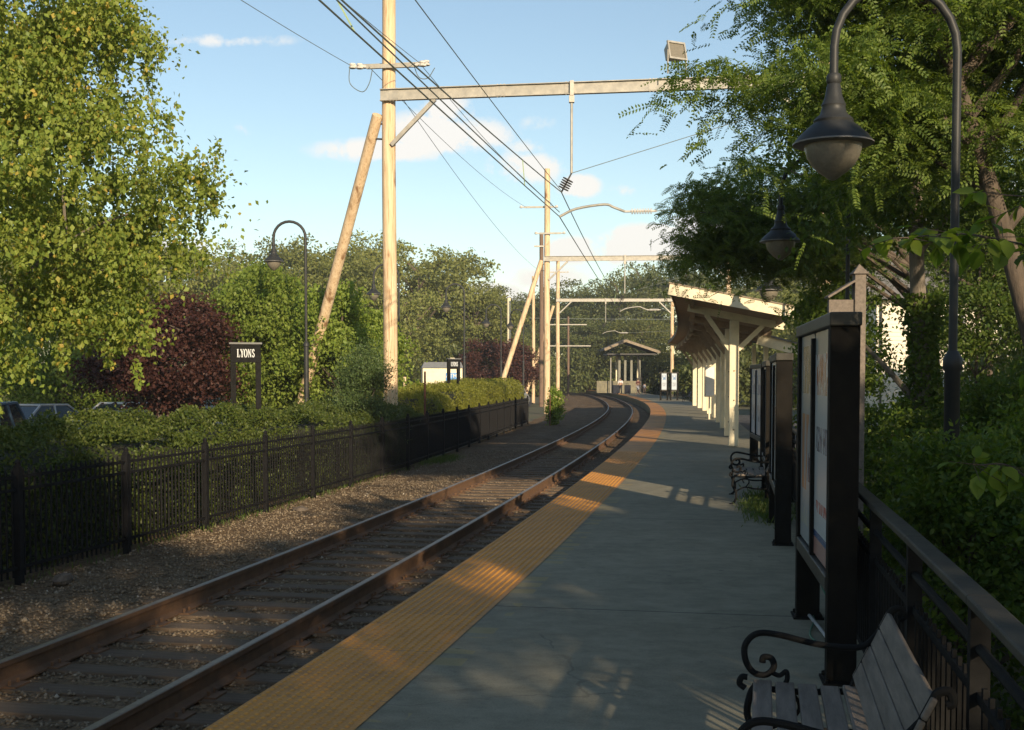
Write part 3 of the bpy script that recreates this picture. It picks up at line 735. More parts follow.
wire('messenger wire slanting over the track to the insulator of the nearest gantry', (-7.5, -11.5, 6.9), M1, .30, .017)
wire('higher thin wire meeting the messenger above the nearest gantry', (-6.4, -11.5, 8.4), M1 + Vector((0, 0, .03)), .25, .011)
wire('outermost feeder wire on the left, ending at the long crossarm', (-11.8, 4.0, 10.9), (-4.50, 34.25, 10.44), .45, .011)
wire('feeder wire crossing behind the nearest pole to its right insulator', (-9.2, 2.0, 11.2), (-2.50, 33.9, 10.38), .5, .011)
wire('contact wire from the nearest gantry to the second gantry', K1, K2, .05, .018)
wire('messenger wire from the nearest gantry to the second gantry', M1, M2, .25, .018)
wire('contact wire from the second gantry to the third gantry', K2, K3, .05, .02)
wire('messenger wire from the second gantry to the third gantry', M2, M3, .25, .02)
wire('feeder wire from the lower crossarm to the second gantry crossarm, left one', (-3.9, 33.7, 10.25), (.95, 79.2, 12.7), .35, .012)
wire('feeder wire from the lower crossarm to the second gantry crossarm, right one', (-2.45, 33.6, 10.25), (2.6, 79.0, 12.9), .3, .012)
wire('drooping thin wire from the nearest pole to the brown utility pole', (-3.3, 34.3, 9.9), (2.3, 98.0, 10.2), .6, .012)
wire('wire crossing far behind the gantries above the purple tree', (-60, 150, 11.5), (40, 150, 9.0), 1.0, .035)
# droppers
def dropper(label, p, q):
    o = MB().tube([(0, 0, 0), tuple(Vector(q) - Vector(p))], .012, 5).build('wire_dropper', M['dropper']); o.location = p; tag(o, label, 'wire hanger', 'droppers between the overhead wires')
M['dropper'] = mat('green_copper', (.35, .45, .25), (.25, .35, .2), 9, .7)
def along(a, b, y, sag=0):
    a, b = Vector(a), Vector(b); t = (y - a.y) / (b.y - a.y); c = a.lerp(b, t); c.z -= sag * 4 * t * (1 - t); return c
for y, lb in ((15.2, 'short green dropper high between the near wires'), (27.5, 'short green dropper just before the nearest gantry beam')):
    dropper(lb, tuple(along((-7.5, -11.5, 6.9), M1, y, .30)), tuple(along((-6.75, -11.5, 6.05), K1, y, .05)))
for y, lb in ((56, 'green dropper midway to the second gantry'), (70, 'green dropper close to the second gantry')):
    dropper(lb, tuple(along(M1, M2, y, .25)), tuple(along(K1, K2, y, .05)))
# other poles among the far gantries
def pole(label, x, y, z1, r, m='pole', arms=(), group='utility poles beyond the gantries'):
    root = thing('utility_pole', label, 'pole', (x, y, -.6), 0, group)
    MB().tube([(0, 0, 0), (.02, 0, z1 * .5), (0, 0, z1 + .6)], [r, r * .92, r * .82], 12).build('shaft', M[m], root, smooth=True)
    for z, w in arms: MB().beam((-w / 2, -r - .03, z + .6), (w / 2, -r - .03, z + .6), .10, .12).build('crossarm', M['galv'], root)
pole('dark brown utility pole just left of the second gantry pole', 2.35, 98, 13.2, .19, 'poledark', ((12.2, 1.2),))
pole('slender pale pole between the raking pole and the gantries', 1.95, 112, 11.0, .16, 'pole')
pole('slim pole right of the third gantry, tan with two short arms', 6.9, 150, 9.2, .15, 'poledark', ((5.6, 5.5), (8.2, 4.5)))
pole('white topped service pole in the parking lot', -.3, 118, 9.4, .22, 'cream')
pole('slim utility pole behind the first gantry in front of the light green tree', -6.9, 58, 4.3, .09, 'pole', ((3.1, .6),))
pole('slim bleached pole behind the sunlit hedge near the booth', -6.6, 75, 1.8, .12, 'pole')
# stakes beside the fence
def stake(label, s, o, z1, r, m='rust'):
    x, y, _ = P(s, o); root = MB().tube([(0, 0, 0), (.01, 0, z1 + .5)], r, 8).build('stake', M[m]); root.location = (x, y, -.5); tag(root, label, 'stake')
M['redrust'] = mat('rusted_stake', (.14, .05, .03), (.09, .04, .025), 8, .9)
stake('thin rusty steel stake in front of the fence', 34.1, -3.9, 1.95, .028, 'redrust')
stake('thin dark stake standing past the end of the fence', 57.5, -2.9, .95, .03, 'redrust')
wp = thing('wooden_stake', 'short split wooden stakes beyond the end of the fence', 'stake', P(66, -3.3, -.5))
MB().beam((0, 0, 0), (.02, 0, 1.35), .09, .09, up=(0, 1, 0)).build('stake_post', M['pole'], wp); MB().beam((.22, .1, 0), (.2, .1, 1.2), .07, .07, up=(0, 1, 0)).build('stake_post', M['pole'], wp)

# ================================================================== LAMP POSTS
def lamp_parts(root, H, span, rise, rlow, rup, mt='postgrey'):
    """post at the origin, arch reaching towards local -X"""
    m = M[mt]
    sp = MB(); hs = H - span / 2
    zs = hs * .50
    sp.lathe([(rlow * 2.3, 0), (rlow * 2.3, .10), (rlow * 1.7, .14), (rlow * 1.25, .30), (rlow, .5), (rlow, zs), (rlow * 1.25, zs + .02), (rlow * 1.25, zs + .10), (rup * 1.1, zs + .16)], n=14)
    sp.build('post', m, root, smooth=True)
    rr = span / 2; pts = [(0, 0, zs + .1), (0, 0, hs * .8), (0, 0, hs)]
    for k in range(1, 13):
        t = PI * k / 12; pts.append((-rr + rr * math.cos(t), 0, hs + rr * math.sin(t) * rise))
    pts.append((-span, 0, hs - .22)); MB().tube(pts, rup, 10).build('arch', m, root, smooth=True)
    cz = hs - .20; hd = MB()
    hd.lathe([(.045, 0), (.055, -.015), (.055, -.06), (.045, -.075), (.052, -.09), (.065, -.17), (.085, -.22), (.092, -.235), (.086, -.25), (.10, -.30), (.14, -.335), (.15, -.35), (.145, -.365), (.20, -.41), (.255, -.46), (.285, -.50), (.292, -.515), (.285, -.525), (.02, -.50)], (-span, 0, cz), 24)
    hd.build('lamp_shade', m, root, smooth=True)
    MB().lathe([(.293, 0), (.302, -.004), (.302, -.014), (.29, -.018)], (-span, 0, cz - .513), 24).build('shade_rim', M['rim'], root, smooth=True)
    gl = MB(); gl.lathe([(.215, 0), (.212, -.04), (.195, -.10), (.16, -.16), (.11, -.21), (.06, -.245), (.035, -.265), (.012, -.275)], (-span, 0, cz - .52), 24)
    gl.build('glass_globe', M['globe'], root, smooth=True)
M['rim'] = mat('rim_band', (.16, .155, .15), (.11, .105, .1), 5, .45)
def lamp(label, x, y, zb, H, span, az, group, rlow=.055, rup=.032, mt='postgrey'):
    root = thing('street_lamp', label, 'street lamp', (x, y, zb), az, group); lamp_parts(root, H, span, 1.0, rlow, rup, mt); return root
lg = 'arched lamp posts along the platform railing'
lA = lamp('nearest arched street lamp hanging over the platform above the notice board', 3.39, 9.4, -.6, 5.36, .97, R(6), lg, .058, .033)
lB = lamp('second arched street lamp, its shade below and left of the nearest one', 4.93, 18.0, -.6, 5.60, 1.02, R(6), lg, .055, .031)
dup(lB, P(29.5, 6.25, -.6), R(4), 'third platform street lamp, mostly hidden in the leaves beside the canopy', lg)
pg = 'arched lamp posts in the parking lot'
lamp('arched street lamp right of the near station sign in the hedge', -6.16, 36.6, -.56, 6.98, .94, R(4), pg, .075, .042)
lamp('arched street lamp partly hidden by the tallest near pole', -4.62, 50.0, -.56, 6.95, 1.02, R(8), pg, .06, .04)
lamp('arched street lamp standing by the cream booth', -2.42, 62.0, -.56, 7.05, .92, R(6), pg, .075, .042)
lamp('arched street lamp in front of the round purple tree', -.70, 78.0, -.56, 6.95, .95, R(6), pg, .075, .042)
lamp('farthest arched street lamp beside the second raking pole', .82, 88.0, -.56, 7.2, .95, R(4), pg, .075, .042)

# ================================================================== STATION SIGNS
def textmesh(name, body, size, m, parent, loc, rot, ext=.004, xs=1.0):
    c = bpy.data.curves.new(name, 'FONT'); c.body = body; c.size = size; c.align_x = 'CENTER'; c.align_y = 'CENTER'; c.extrude = ext; c.offset = .002
    o = bpy.data.objects.new(name, c); dg = bpy.context.evaluated_depsgraph_get
    COL.objects.link(o); bpy.context.view_layer.update()
    me = bpy.data.meshes.new_from_object(o.evaluated_get(dg())); COL.objects.unlink(o); bpy.data.objects.remove(o)
    q = bpy.data.objects.new(name, me); COL.objects.link(q); q.parent = parent; q.location = loc; q.rotation_euler = rot; q.scale = (xs, 1, 1)
    me.materials.clear(); me.materials.append(m); return q
def lyons(root, zc, H, Wd):
    # roman capitals cut as raised strokes
    mb = MB(); u = Wd / 5.1; t, q = .020, .009; y = -.069
    def st(x0, z0, x1, z1, w): mb.beam((x0, y, z0), (x1, y, z1), .006, w, up=(0, 1, 0)) if False else strokes.append((x0, z0, x1, z1, w))
    strokes = []; B, T_ = zc - H / 2, zc + H / 2
    X = [-Wd / 2 + u * (k + .12) for k in (0, 1, 2.0, 3.12, 4.2)]
    x = X[0]; st(x + .22 * u, B, x + .22 * u, T_, t); st(x + .03 * u, B, x + .78 * u, B, q); st(x + .76 * u, B, x + .78 * u, B + .28 * H, q); st(x + .02 * u, T_, x + .45 * u, T_, q)
    x = X[1]; st(x + .06 * u, T_, x + .42 * u, zc, t * .9); st(x + .80 * u, T_, x + .42 * u, zc, q); st(x + .42 * u, zc, x + .42 * u, B, t); st(x + .22 * u, B, x + .62 * u, B, q); st(x - .04 * u, T_, x + .24 * u, T_, q); st(x + .64 * u, T_, x + .92 * u, T_, q)
    for k in range(16):
        a0, a1 = 2 * PI * k / 16, 2 * PI * (k + 1) / 16; rx, rz = .40 * u, H / 2 + .004; x = X[2] + .44 * u
        st(x + rx * math.cos(a0), zc + rz * math.sin(a0), x + rx * math.cos(a1), zc + rz * math.sin(a1), q + (t - q) * abs(math.cos((a0 + a1) / 2)))
    x = X[3]; st(x + .12 * u, B, x + .12 * u, T_, q); st(x + .78 * u, B, x + .78 * u, T_, q); st(x + .12 * u, T_, x + .78 * u, B, t * .9); st(x, B, x + .26 * u, B, q); st(x - .02 * u, T_, x + .16 * u, T_, q); st(x + .64 * u, T_, x + .92 * u, T_, q)
    x = X[4]; pts = spline([(.62, .78, 0), (.52, .98, 0), (.28, .97, 0), (.16, .76, 0), (.30, .56, 0), (.52, .44, 0), (.64, .24, 0), (.50, .03, 0), (.24, .02, 0), (.12, .22, 0)], 3)
    for a, b in zip(pts[:-1], pts[1:]): st(x + a.x * u, B + a.y * H, x + b.x * u, B + b.y * H, t * .8)
    for i, (x0, z0, x1, z1, w_) in enumerate(strokes):
        d = Vector((x1 - x0, 0, z1 - z0)).normalized(); n_ = Vector((d.z, 0, -d.x)) * w_ / 2; a, b = Vector((x0, y, z0)) - d * q * .4, Vector((x1, y, z1)) + d * q * .4; k = Vector((0, -.003 - .0001 * (i % 7), 0)); bk = Vector((0, .004, 0))
        mb.add([a - n_ + bk, b - n_ + bk, b + n_ + bk, a + n_ + bk, a - n_ + k, b - n_ + k, b + n_ + k, a + n_ + k], [(0, 3, 2, 1), (4, 5, 6, 7), (0, 1, 5, 4), (1, 2, 6, 5), (2, 3, 7, 6), (3, 0, 4, 7)])
    mb.build('lettering', M['letter'], root)
def station_sign(label, x, y, zt, az, w):
    root = thing('station_sign', label, 'station sign', (x, y, -.56), az, 'station name signs in the hedge'); h = zt + .56
    for sx in (-1, 1): MB().box((sx * w / 2 - .055, -.055, 0), (sx * w / 2 + .055, .055, h - .06)).build('post', M['iron'], root, bevel=.006)
    MB().box((-w / 2 - .05, -.065, h - .40), (w / 2 + .05, .065, h - .03)).build('name_board', M['iron'], root, bevel=.006)
    MB().box((-w / 2 - .08, -.09, h - .03), (w / 2 + .08, .09, h + .01)).build('cap', M['capgrey'], root, bevel=.006)
    lyons(root, h - .21, .155, w * .72)
M['capgrey'] = mat('grey_cap', (.16, .17, .17), (.12, .12, .12), 5, .6)
M['letter'] = mat('white_letters', (.62, .65, .66), (.55, .58, .6), 9, .6)
station_sign('black station name sign standing in the shaggy near hedge', -5.45, 25.0, 2.49, R(14), .50)
station_sign('small black station name sign in front of the cream booth', -2.25, 47.0, 2.50, R(30), .42)

# ================================================================== RAILING
root = thing('platform_railing', 'black steel railing with wide cap rail along the back of the platform', 'railing', P(0, 5.22, 0))
s = .7; k = 0
RO = lambda s: float(np.interp(s, [0, 4.5, 9.2, 27], [5.27, 5.24, 5.15, 5.18]))
while s < 27:
    s1 = s + 1.5; a = Vector(P(s, RO(s))); b = Vector(P(s1, RO(s1)))
    MB().box((-.032, -.032, 0), (.032, .032, 1.04), Matrix.Translation(a) @ Matrix.Rotation(-TH(s), 4, 'Z')).box((-.07, -.07, 0), (.07, .07, .012), Matrix.Translation(a) @ Matrix.Rotation(-TH(s), 4, 'Z')).build('railing_post', M['iron'], root, world=True)
    z = lambda h: Vector((0, 0, h))
    MB().beam(a + z(1.055), b + z(1.055), .085, .036).build('cap_rail', M['caprail'] if 'caprail' in M else M.setdefault('caprail', mat('worn_cap_rail', (.065, .058, .045), (.03, .03, .028), 5, .6, 0, .2, spec=.2)), root, world=True, bevel=.008)
    mb = MB(); mb.tube([a + z(.90), b + z(.90)], .018, 8); mb.beam(a + z(.74), b + z(.74), .02, .035); mb.beam(a + z(.10), b + z(.10), .02, .035)
    for q in range(1, 13):
        p = a.lerp(b, q / 13); mb.box((p.x - .008, p.y - .008, .10), (p.x + .008, p.y + .008, .79))
    mb.build('baluster_panel', M['iron'], root, world=True)
    s = s1

# ================================================================== NOTICE BOARDS
def poster_mat(name, paper, bars, frame=None, tint=None):
    """bars: list of (z0, z1, colour, density, across) bands of closely set strokes; generated coords of the sheet"""
    m, n, out = nt(name); b = N(n, 'ShaderNodeBsdfPrincipled', Roughness=.25); b.inputs['Specular IOR Level'].default_value = .6; n.links.new(b.outputs[0], out.inputs[0])
    tc = n.nodes.new('ShaderNodeTexCoord'); sp = n.nodes.new('ShaderNodeSeparateXYZ'); n.links.new(tc.outputs['Generated'], sp.inputs[0])
    cur = n.nodes.new('ShaderNodeRGB'); cur.outputs[0].default_value = (*paper, 1); cur = cur.outputs[0]
    def mth(op, a, b_=None):
        q = n.nodes.new('ShaderNodeMath'); q.operation = op
        for i, x in enumerate((a, b_)):
            if x is None: continue
            if isinstance(x, (int, float)): q.inputs[i].default_value = x
            else: n.links.new(x, q.inputs[i])
        return q.outputs[0]
    for z0, z1, c, f, dens in bars:
        inz = mth('MULTIPLY', mth('GREATER_THAN', sp.outputs[2], z0), mth('LESS_THAN', sp.outputs[2], z1))
        iny = mth('MULTIPLY', mth('GREATER_THAN', sp.outputs[1], .10), mth('LESS_THAN', sp.outputs[1], .90))
        if f:
            no = n.nodes.new('ShaderNodeTexNoise'); no.inputs['Scale'].default_value = 1; no.inputs['Detail'].default_value = 1
            cb = n.nodes.new('ShaderNodeCombineXYZ'); n.links.new(mth('MULTIPLY', sp.outputs[1], f), cb.inputs[0]); n.links.new(mth('MULTIPLY', sp.outputs[2], f * .5), cb.inputs[1]); cb.inputs[2].default_value = z0 * 31
            n.links.new(cb.outputs[0], no.inputs['Vector']); st = mth('GREATER_THAN', no.outputs[0], dens)
            msk = mth('MULTIPLY', mth('MULTIPLY', inz, iny), st)
        else: msk = inz
        mx = n.nodes.new('ShaderNodeMixRGB'); n.links.new(msk, mx.inputs[0]); n.links.new(cur, mx.inputs[1]); mx.inputs[2].default_value = (*c, 1); cur = mx.outputs[0]
    n.links.new(cur, b.inputs['Base Color']); return m
M['posterA'] = poster_mat('poster_text', (.50, .53, .54), [(.90, 1.0, (.34, .36, .34), 0, 0), (.72, .90, (.42, .13, .08), 26, .50), (.47, .58, (.16, .18, .22), 24, .48), (.20, .25, (.45, .12, .09), 30, .5), (.08, .11, (.05, .10, .22), 0, 0), (0, .08, (.40, .22, .18), 0, 0)])
M['posterB'] = poster_mat('poster_picture', (.30, .33, .34), [(.72, .95, (.26, .22, .16), 9, .45), (.25, .62, (.40, .22, .13), 5, .50), (.30, .50, (.05, .08, .14), 6, .55), (.08, .16, (.40, .40, .30), 20, .5)])
M['posterC'] = poster_mat('poster_blue', (.48, .54, .60), [(.6, .9, (.16, .25, .40), 12, .5), (.2, .45, (.30, .32, .36), 20, .5)])
M['boardpaint'] = mat('board_frame_paint', (.010, .009, .008), (.016, .014, .011), 6, .7, 0, .15, spec=.07)
def notice_board(label, s0, s1, off0, off1, z0, z1, posters, t=.17, group='notice boards along the railing'):
    a = Vector(P(s0, off0)); b = Vector(P(s1, off1)); d = (b - a); L = d.length; d.normalize(); az = math.atan2(d.y, d.x)
    root = thing('notice_board', label, 'notice board', tuple(a), az, group)      # local x runs along the board, +y faces the track
    for x in (.08, L - .08):
        MB().box((x - .06, -t / 2, 0), (x + .06, t / 2, z1 - .02)).build('leg', M['boardpaint'], root, bevel=.006)
        fp = MB().box((x - .13, -.11, 0), (x + .13, .11, .014))
        for dx, dy in ((-.1, .085), (.1, .085), (-.1, -.085), (.1, -.085)): fp.lathe([(.014, .014), (.014, .035), (.006, .04)], (x + dx, dy, 0), 6)
        fp.build('foot_plate', M['boardpaint'], root)
    MB().box((.14, -t / 2 + .03, z0 + .02), (L - .14, t / 2 - .035, z1 - .03)).build('back_panel', M['boardpaint'], root)
    MB().box((-.01, -t / 2 - .005, z1 - .08), (L + .01, t / 2 + .008, z1)).build('header', M['headpaint'], root, bevel=.008)
    MB().box((-.01 + .15, -t / 2 + .005, z0 - .04), (L - .14, t / 2 + .004, z0 + .05)).build('sill', M['headpaint'], root, bevel=.006)
    n = len(posters); w = (L - .30 - .08 * (n - 1)) / n
    for i, pm in enumerate(posters):
        x = .15 + i * (w + .08)
        # local sheet: y thickness; generated y runs along the sheet after the turn
        q = MB().box((-.006, 0, 0), (.0, w, z1 - z0 - .155)).build('poster', M[pm], root); q.location = (x + w, t / 2 - .022, z0 + .07); q.rotation_euler = (0, 0, R(90))
        if i: MB().box((x - .08, -t / 2 + .01, z0 + .05), (x, t / 2 + .002, z1 - .12)).build('mullion', M['boardpaint'], root)
    return root
M['headpaint'] = mat('board_header_paint', (.05, .047, .037), (.03, .028, .022), 6, .5, 0, .15, spec=.3)
notice_board('nearest tall black notice board with two posters, beside the bench', 8.2, 10.3, 4.99, 4.88, .56, 2.17, ['posterA', 'posterB'])
notice_board('second notice board from the camera, behind the nearest one', 14.1, 16.3, 4.84, 4.84, .56, 2.05, ['posterB', 'posterC'])
notice_board('third notice board, standing in grass behind the far bench', 18.4, 20.6, 4.86, 4.88, .56, 2.03, ['posterC', 'posterB'])
notice_board('fourth notice board, close to the first canopy post', 25.0, 27.4, 5.02, 4.88, .56, 2.05, ['posterC', 'posterC'])
notice_board('pale poster stand farthest down the platform, left one', 95.0, 95.0, 3.98, 3.30, .75, 2.15, ['posterC'])
notice_board('pale poster stand farthest down the platform, right one', 95.0, 95.0, 4.75, 4.07, .75, 2.15, ['posterC'])
# timber post with a gabled cap behind the first board
kp = thing('capped_post', 'weathered timber post with pointed cap behind the nearest notice board', 'post', (3.40, 12.0, -.6))
MB().box((-.055, -.055, 0), (.055, .055, 3.40)).build('shaft', M['wood'], kp, bevel=.005)
MB().add([(-.08, -.08, 3.40), (.08, -.08, 3.40), (.08, .08, 3.40), (-.08, .08, 3.40), (0, 0, 3.50)], [(0, 1, 4), (1, 2, 4), (2, 3, 4), (3, 0, 4), (3, 2, 1, 0)]).build('cap', M['wood'], kp)
MB().box((-.30, -.03, 2.98), (-.056, .03, 3.15)).beam((-.32, 0, 3.17), (-.06, 0, 3.33), .16, .02).build('side_board', M['wood'], kp)

# ================================================================== BENCHES
def bench(label, x, y, az, length=1.5, group='scroll armed benches on the platform'):
    """local y = length, sitter faces -x"""
    root = thing('park_bench', label, 'bench', (x, y, 0), az, group)
    for k in range(4):
        x0 = .015 + k * .098; MB().box((x0, .02, .405 - k * .004), (x0 + .082, length - .02, .43 - k * .004)).build('seat_slat', M['wood'], root, bevel=.006)
    MB().box((.405, .02, .40), (.465, length - .02, .425), Matrix.Translation((0, 0, 0)) ).build('seat_slat', M['wood'], root, bevel=.006)
    for k in range(4):
        t = .04 + k * .092; c = Vector((.44 + t * .40, 0, .425 + t * .82)); m4 = Matrix.Translation(c) @ Matrix.Rotation(R(26), 4, 'Y')
        MB().box((-.010, .0, 0), (.012, length, .080), m4).build('back_slat', M['wood'], root, bevel=.006)
    for e, yy in ((0, .03), (1, length - .03)):
        mb = MB(); Y = yy
        def T(p, r, n=7): mb.tube([(a, Y, b) for a, b in [(q.x, q.y) for q in spline([(u, v, 0) for u, v in p], n)]], r, 8)
        T([(-.02, .0), (.03, .05), (.04, .16), (-.01, .27), (.01, .38), (.05, .41)], .016)                 # front leg
        T([(.60, .0), (.54, .05), (.48, .20), (.45, .36), (.455, .44), (.53, .60), (.595, .735), (.615, .77), (.65, .775), (.66, .74), (.64, .73)], .016)   # rear leg into the back
        T([(.01, .40), (.2, .385), (.46, .40)], .015)
        T([(.03, .18), (.16, .24), (.30, .22), (.46, .22)], .011)
        T([(.57, .68), (.50, .61), (.43, .595), (.29, .605), (.12, .64), (.03, .64), (-.02, .59), (-.02, .52), (.015, .465), (.07, .455), (.105, .49), (.095, .53), (.06, .535), (.055, .51)], .0145)  # scrolled arm
        T([(.09, .47), (.13, .455), (.16, .475), (.165, .44), (.15, .41)], .011)
        T([(-.02, .39), (-.045, .41), (-.035, .44), (-.01, .44)], .014)
        T([(.17, .24), (.22, .31), (.19, .37), (.13, .35), (.15, .30)], .009)
        mb.build('end_frame', M['iron'] if e == 0 else M['iron'], root, smooth=True)
        MB().box((-.05, Y - .03, 0), (.02, Y + .03, .012)).build('foot', M['iron'], root)
    return root
a = Vector(P(5.05, 4.47)); bench('nearest grey slatted bench with curled iron arms, cut off by the frame', a.x, a.y, -TH(5.8))
bench('far slatted bench with curled iron arms standing in grass', *P(18.25, 4.33)[:2], -TH(18.6))
bench('distant dark bench beyond the last canopy post', *P(88.0, 4.6)[:2], -TH(88))
# garden hose and conduit behind the board
o = MB().tube(spline([(2.30, 9.4, .02), (2.22, 8.9, .015), (2.05, 8.3, .015), (2.12, 7.9, .015), (2.30, 8.1, .02), (2.24, 8.8, .30), (2.22, 9.0, .75)], 8), .007, 6).build('hose', M['green_hose'], smooth=True)
tag(o, 'thin green hose trailing on the platform behind the nearest notice board', 'hose')
o = MB().tube(spline([(2.23, 9.2, .02), (2.14, 8.2, .02), (1.98, 7.2, .02)], 6), .013, 8).build('conduit', M['conduit'], smooth=True)
tag(o, 'pale conduit lying on the platform under the nearest notice board', 'conduit')

# ================================================================== CANOPY
cs = P(32.5, 4.57, 0); canopy = thing('platform_canopy', 'long cream timber canopy following the curve of the platform', 'canopy', cs)
ss = fr(30.6, 77, .8); rp = lambda o: 3.91 - (o - 3.0) * .200
prof = [(3.0, rp(3.0)), (6.0, rp(6.0)), (6.0, rp(6.0) + .10), (3.0, rp(3.0) + .10)]
MB().sweep([(o_, z_) for o_, z_ in prof], ss).build('soffit', M['soffit'], canopy, world=True)
MB().sweep([(2.96, rp(2.96) + .104), (6.04, rp(6.04) + .104), (6.04, rp(6.04) + .14), (2.96, rp(2.96) + .14)], fr(30.55, 77.1, .8)).build('roof', M['shingle'], canopy, world=True)
MB().sweep([(2.955, rp(3) - .04), (2.995, rp(3) - .04), (2.995, rp(3) + .10), (2.955, rp(3) + .10)], ss).build('eaves_board', M['fascia_brown'] if 'fascia_brown' in M else M.setdefault('fascia_brown', mat('weathered_fascia', (.30, .24, .17), (.2, .16, .11), 5, .8, 0, .2)), canopy, world=True)
for s_ in (30.55, 77.0):
    a, b = Vector(P(s_, 2.96, rp(2.96))), Vector(P(s_, 5.96, rp(5.96)))
    MB().beam(a, b, .045, .27).build('gable_fascia', M['cream'], canopy, world=True)
    MB().beam(a + Vector((0, 0, .15)), b + Vector((0, 0, .15)), .10, .03).build('drip_edge', M['fascia_brown'], canopy, world=True)
# soffit battens and the lengthwise purlins
for o_ in (3.5, 5.65):
    MB().sweep([(o_ - .05, rp(o_) - .26), (o_ + .05, rp(o_) - .26), (o_ + .05, rp(o_) - .003), (o_ - .05, rp(o_) - .003)], fr(31.2, 76.6, .8)).build('purlin', M['soffit'], canopy, world=True)
j = 0; s_ = 32.5
while s_ < 77:
    a = Vector(P(s_, 4.57)); d = (Vector(P(s_, 5.57)) - a).normalized(); mt = Matrix.Translation(a) @ Matrix.Rotation(-TH(s_), 4, 'Z')
    zb = lambda o: 3.33 - (o - 4.57) * .205
    post = MB().box((-.12, -.12, .02), (.12, .12, 3.24), mt).build('post', M['cream'], canopy, world=True, bevel=.02)
    bt = MB()
    for zz in (.45, 1.2, 1.95): bt.tube([mt @ Vector((0, -.12, zz)), mt @ Vector((0, -.135, zz))], .018, 8)
    if s_ < 40: bt.build('bolt', M['rust'], post, world=False).location = -canopy.location
    MB().beam(Tz(a - d * 1.18, zb(4.57 - 1.18)), Tz(a + d * 1.25, zb(4.57 + 1.25)), .14, .18).build('cross_beam', M['cream'] if j == 0 else M['soffit'], canopy, world=True)
    for sg in (-1, 1):
        MB().beam(Tz(a + d * sg * .10, 2.50), Tz(a + d * sg * .72, zb(4.57 + sg * .72) - .08), .11, .12).build('knee_brace', M['cream'] if j == 0 else M['soffit'], canopy, world=True)
    s_ += 5.5; j += 1
# soffit boards pattern is in the material; stair canopy beyond
st = thing('entrance_canopy', 'small cream roof of the stair entrance right of the long canopy', 'canopy', P(41.4, 6.2, 0))
a, b = Vector(P(41.4, 5.6, 3.05)), Vector(P(41.4, 7.6, 2.50)); MB().beam(a, b, .06, .38).build('gable_fascia', M['cream'], st, world=True)
MB().sweep([(5.55, 3.22), (7.65, 2.64), (7.65, 2.70), (5.55, 3.28)], fr(41.3, 50, .8)).build('roof', M['shingle'], st, world=True)
for o_ in (5.9, 7.3):
    for s_ in (42, 49): MB().box((-.07, -.07, -.05), (.07, .07, 2.6 if o_ > 7 else 3.0), Matrix.Translation(P(s_, o_)) ).build('post', M['cream'], st, world=True)
# white pole mounted box on a mid canopy post
tb = thing('ticket_box', 'small cream cabinet fixed beside a canopy post halfway along', 'cabinet', P(53.2, 4.32, 0))
MB().box((-.20, -.14, .95), (.20, .14, 2.25)).build('cabinet', M['cream'], tb, bevel=.01); MB().box((-.03, -.03, 0), (.03, .03, .95)).build('leg', M['cream'], tb); MB().box((-.17, -.152, 1.0), (.17, -.141, 2.2)).build('door', M['paintwhite'], tb)

# ================================================================== FAR SHELTER
M['shadepost'] = mat('shaded_post_paint', (.22, .22, .18), (.16, .16, .13), 5, .7)  # shade on the shelter's front posts is put into this darker paint
shl = thing('waiting_shelter', 'open waiting shelter with hipped roof at the far end of the platform', 'shelter', P(138.5, 4.0, 0), -TH(138))
w = 3.1; dpt = 5.0
M['shedroof'] = mat('weathered_roof', (.16, .14, .115), (.10, .09, .075), 6, .85, 0, .3); rf_ = MB()
for x0, z0, x1, z1 in ((-w, 4.75, -.75, 5.75), (-.75, 5.75, w, 4.45)):
    v = [(x, y_, z_ + q) for y_ in (-2.2, dpt) for x, z_, q in ((x0, z0, 0), (x1, z1, 0), (x1, z1, .24), (x0, z0, .24))]
    rf_.add(v, [(0, 1, 2, 3), (7, 6, 5, 4), (0, 4, 5, 1), (1, 5, 6, 2), (2, 6, 7, 3), (3, 7, 4, 0)])
rf_.build('roof', M['shedroof'], shl)
MB().box((-w + .35, -1.9, 4.25), (w - .35, dpt - .3, 4.40)).build('ceiling', M['dark'], shl)
MB().beam((-w, -2.24, 4.80), (-.75, -2.24, 5.80), .05, .26).beam((-.75, -2.24, 5.80), (w, -2.24, 4.50), .05, .26).build('gable_fascia', M['fascia_brown'], shl)
for px in (-1.25, -.6, .1, 1.0): MB().box((px - .13, -.13, 1.35), (px + .13, .13, 4.2)).build('post', M['shadepost'], shl, bevel=.02)
for px in (-1.25, 1.2): MB().box((px - .13, 3.2, 0), (px + .13, 3.46, 4.2)).build('post', M['cream'], shl, bevel=.02)
MB().box((-3.8, -.16, 0), (1.2, .16, 1.35)).build('low_wall', M['stonewall'] if 'stonewall' in M else M.setdefault('stonewall', mat('rough_stone_wall', (.24, .22, .15), (.15, .14, .10), 3, .9, 0, .6)), shl)
MB().tube([(-2.3, -.9, 0), (-2.3, -.9, 4.3)], .07, 8).build('steel_post', M['galv'], shl)
MB().beam((1.1, -.6, .1), (.8, -.5, 4.2), .12, .12).build('down_pipe', M['dark'], shl)

